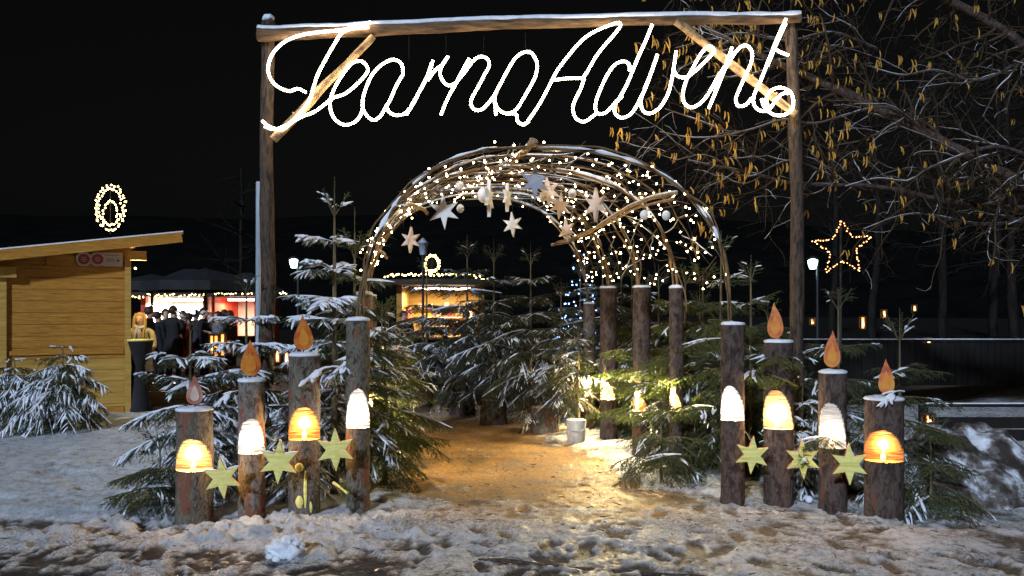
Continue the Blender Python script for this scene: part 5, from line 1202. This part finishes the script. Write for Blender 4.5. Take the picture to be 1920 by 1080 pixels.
def body_mesh(pose):
    """one continuous skinned body; returns a mesh about 1.72 m tall standing at the origin, facing -Y"""
    V = []; E = []; Rr = []
    def a(p, r, par=None):
        V.append(p); Rr.append(r if isinstance(r, tuple) else (r, r))
        if par is not None: E.append((par, len(V)-1))
        return len(V)-1
    pel = a((0, 0, .95), (.165, .12)); wa = a((0, 0, 1.12), (.15, .11), pel); ch = a((0, .01, 1.32), (.185, .125), wa); sh = a((0, .015, 1.43), (.13, .09), ch); nk = a((0, .0, 1.50), .055, sh); h1 = a((0, -.015, 1.575), (.072, .085), nk); h2 = a((0, -.01, 1.65), (.078, .092), h1); a((0, -.005, 1.71), (.05, .06), h2)
    for s in (-1, 1):
        hp = a((s*.10, 0, .88), .10, pel); kn = a((s*.11, -.02, .48), .065, hp); an = a((s*.115, .01, .10), .045, kn); a((s*.125, -.13, .04), (.04, .032), an)
        up = a((s*.20, .01, 1.40), .062, sh)
        if pose == 'table': el = a((s*.27, -.06, 1.14), .048, up); hd = a((s*.12, -.27, 1.10), .033, el); fd = np.array([-s*.5, -.85, .0])
        elif pose == 'phone' and s > 0: el = a((s*.26, -.10, 1.20), .048, up); hd = a((s*.12, -.30, 1.42), .033, el); fd = np.array([-.2, -.3, .9])
        elif pose == 'mug': el = a((s*.26, -.04, 1.16), .048, up); hd = a((s*.10, -.24, 1.25), .033, el); fd = np.array([-s*.4, -.7, .3])
        else: el = a((s*.255, .02, 1.13), .048, up); hd = a((s*.25, -.05, .88), .032, el); fd = np.array([0, -.15, -1.])
        fd /= np.linalg.norm(fd); hp3 = np.array(V[hd]); pm = a(tuple(hp3+fd*.06), (.036, .022), hd)
        sdv = np.cross(fd, [0, 1, 0] if abs(fd[1]) < .8 else [1, 0, 0]); sdv /= np.linalg.norm(sdv)
        if abs(fd[1]) >= .8 or pose != 'stand': sdv = np.cross(fd, [0, 0, 1]); sdv /= np.linalg.norm(sdv)+1e-9
        for q, (o_, l_) in enumerate(((-.026, .062), (-.009, .075), (.009, .07), (.025, .055))):
            k1 = a(tuple(hp3+fd*.09+sdv*o_), .0095, pm); a(tuple(hp3+fd*(.09+l_)+sdv*o_*1.15+np.array([0, .012, 0])), .0075, k1)
        k1 = a(tuple(hp3+fd*.05-sdv*s*.045), .011, pm); a(tuple(hp3+fd*.085-sdv*s*.06), .008, k1)
    me_ = bpy.data.meshes.new('body'); me_.from_pydata(V, E, []); o = bpy.data.objects.new('tmp', me_); C.objects.link(o)
    md = o.modifiers.new('s', 'SKIN'); md.use_smooth_shade = True
    for i, r_ in enumerate(Rr): me_.skin_vertices[0].data[i].radius = r_
    me_.skin_vertices[0].data[0].use_root = True
    o.modifiers.new('u', 'SUBSURF').levels = 2; o.modifiers['u'].render_levels = 2
    dg = bpy.context.evaluated_depsgraph_get(); dg.update(); out = bpy.data.meshes.new_from_object(o.evaluated_get(dg)); bpy.data.objects.remove(o)
    # shape a nose and brow
    n = len(out.vertices); co_ = np.empty(n*3, np.float32); out.vertices.foreach_get('co', co_); co_ = co_.reshape(-1, 3)
    h = co_[:, 2] > 1.53
    nose = h*np.exp(-((co_[:, 0]/.014)**2+((co_[:, 2]-1.605)/.022)**2))*(co_[:, 1] < 0); co_[:, 1] -= .022*nose
    eye = h*sum(np.exp(-(((co_[:, 0]-s*.03)/.014)**2+((co_[:, 2]-1.632)/.012)**2)) for s in (-1, 1))*(co_[:, 1] < 0); co_[:, 1] += .010*eye
    out.vertices.foreach_set('co', co_.ravel()); out.update(); return out
BM = {}
def person(loc, rz, h, coat, hair, label, pose='stand', group='people gathered at the stalls', hood=None, trousers='trousers', scarf=None, longhair=False, phone=False):
    if pose not in BM: BM[pose] = body_mesh(pose)
    me_ = BM[pose].copy(); rt = root('person', loc, label, 'person', group, rz=rz); rt.scale = (h/1.72,)*3
    me_.materials.clear()
    for q in ('skin', coat, trousers): me_.materials.append(M[q])
    nf = len(me_.polygons); cen = np.empty(nf*3, np.float32); me_.polygons.foreach_get('center', cen); cen = cen.reshape(-1, 3)
    V = np.array([v.co[:] for v in me_.vertices])
    mi = np.where(cen[:, 2] > 1.50, 0, np.where(cen[:, 2] > .80, 1, 2))
    r_ = np.hypot(cen[:, 0], cen[:, 1])
    hands = (cen[:, 1] < -.235) & (cen[:, 2] > .95) if pose != 'stand' else (np.abs(cen[:, 0]) > .19) & (cen[:, 2] < .87)
    mi[hands] = 0; me_.polygons.foreach_set('material_index', mi.astype(np.int32))
    o = bpy.data.objects.new('body', me_); C.objects.link(o); o.parent = rt
    # coat skirt
    g = G(); a = np.linspace(0, 2*PI, 25)[:-1]; prof = [(1.06, .175, .135), (.95, .195, .15), (.82, .215, .165), (.70, .225, .175)]
    rings = [np.stack([w_*np.cos(a)*(1+.03*np.sin(a*5)), d_*np.sin(a), 0*a+z_], 1) for z_, w_, d_ in prof]; V3 = np.vstack(rings); k2 = 24
    i = np.arange(3)[:, None]*k2; j = np.arange(k2)[None]; j2 = (j+1) % k2; g.add(V3, np.stack([i+j, i+j2, i+k2+j2, i+k2+j], -1).reshape(-1, 4))
    o = obj('coat', g, M[coat], None, world=False); o.parent = rt
    # hair or hood
    g = G().ball((0, .012, 1.655), .098, 18, sc3=(.93, 1.06, 1.05)); v = g.v[0]
    face = (v[:, 1] < -.02) & (v[:, 2] < 1.69); v[face, 1] = np.maximum(v[face, 1], -.045); low = (v[:, 2] < 1.60); v[low, 2] = np.maximum(v[low, 2], 1.56)
    if longhair:
        for s in (-1, 1):
            P = crom([(s*.05, -.02, 1.73), (s*.088, -.035, 1.64), (s*.095, -.05, 1.52), (s*.085, -.10, 1.40), (s*.08, -.12, 1.30)], .02); g.tube(P, np.linspace(.035, .022, len(P)), 8, flat=.8)
        P = crom([(0, .07, 1.66), (0, .10, 1.5), (0, .12, 1.38)], .02); g.tube(P, np.linspace(.08, .05, len(P)), 10)
    o = obj('hood' if hood else 'hair', g, M[hood or hair], None, world=False); o.parent = rt
    if scarf:
        g = G(); P = crom([(-.09, -.02, 1.50), (0, .07, 1.52), (.09, -.02, 1.50), (.03, -.10, 1.47), (-.07, -.07, 1.49)], .02); g.tube(P, .036, 8)
        P = crom([(.0, -.11, 1.47), (.02, -.15, 1.38), (.03, -.155, 1.25)], .02); g.tube(P, .035, 8, flat=.5)
        P = crom([(-.03, -.11, 1.47), (-.045, -.15, 1.38), (-.06, -.155, 1.28)], .02); g.tube(P, .03, 8, flat=.5)
        o = obj('scarf', g, M[scarf], None, world=False); o.parent = rt
    g = G()
    for s in (-1, 1): g.ball((s*.03, -.089, 1.633), .007, 8)
    o = obj('eyes', g, M['hairdark'], None, world=False); o.parent = rt
    return rt
wx = px2x(263, 15.6)
person([wx, 15.6, 0], .1, 1.66, 'cream_coat', 'hairblond', 'long-haired blond woman in a pale jacket and scarf at the high table', 'table', None, scarf='grey_scarf', longhair=True)
# her table
tx = px2x(262, 15.1); rt = root('standing_table', [tx, 15.1, 0], 'tall round bar table with dark cloth beside the hut', 'table')
zt1 = zt(636, 15.0)
obj('table_top', G().lathe((tx, 15.05, 0), [(0, zt1-.03), (.24, zt1-.03), (.245, zt1-.015), (.24, zt1), (0, zt1)], 28), M['staryellow'], rt)
obj('tablecloth', G().lathe((tx, 15.05, 0), [(.236, zt1-.032), (.20, zt1-.2), (.10, zt1-.45), (.17, .3), (.22, .02)], 28), M['canvas'], rt)
cr = [(296, 21, 'stand', 1.70, 'black_coat', None, 'person in black coat at the left end of the crowd'), (310, 21.6, 'mug', 1.76, 'charcoal_coat', None, 'person in charcoal coat holding a mug, second from the crowd\'s left'),
      (325, 20.6, 'phone', 1.82, 'black_coat', None, 'tall person in black holding up a phone before the bright stall'), (343, 22.0, 'stand', 1.72, 'brown_coat', None, 'person in brown coat behind the phone holder'),
      (352, 20.8, 'mug', 1.66, 'red_coat', None, 'shorter person in dark red coat in the middle of the crowd'), (367, 21.8, 'phone', 1.74, 'charcoal_coat', None, 'second phone holder, right of the crowd middle'),
      (383, 21.0, 'stand', 1.78, 'black_coat', None, 'person in black standing below the canopy pole'), (394, 22.0, 'stand', 1.68, 'brown_coat', 'orange_coat', 'person with an orange hood among the crowd'),
      (408, 21.0, 'mug', 1.70, 'grey_coat', None, 'person in grey coat before the smoky wall'), (421, 21.6, 'stand', 1.75, 'black_coat', None, 'person in black left of the red stall'),
      (432, 20.8, 'stand', 1.72, 'brown_coat', None, 'rightmost person of the crowd near the spruce tip'), (281, 19.5, 'stand', 1.80, 'charcoal_coat', None, 'dark figure standing right behind the blond woman')]
for k, (px, d, ps, h, ct, hd, txt) in enumerate(cr):
    rt = person([px2x(px, d), d, 0], [2.6, .8, 3.0, .3, -1.2, 2.9, 1.6, .2, -.8, 3.1, 2.4, 2.0][k], h, ct, 'hairdark', txt, ps, hood=hd)
# phones with lit screens
for px, py, d, txt in ((363, 583, 20.55, 'phone with a blue-white lit screen held above the crowd'), (388, 588, 21.6, 'second glowing phone screen in the crowd')):
    c = at(px, py, d); rt = root('phone', c, txt, 'phone', 'phones held up in the crowd')
    obj('case', G().box(c+[0, .006, 0], (.075, .010, .15)), M['dark'], rt, smooth=False); obj('screen', G().box(c+[0, -.001, 0], (.068, .003, .14)), mat('phone_screen', (.6, .7, 1), .4, emit=(.5, .65, 1), es=3), rt, smooth=False)
for px, d, rz, txt in ((757, 22.8, .5, 'dark figure at the left end of the tunnel stall'), (874, 22.9, -.6, 'dark figure at the right side of the tunnel stall')):
    person([px2x(px, d), d, .0], rz, 1.72, 'black_coat', 'hairdark', txt, 'mug')

for o in bpy.data.objects:
    if o.name.split('.')[0] == 'snow' and o.parent: o['kind'] = 'stuff'
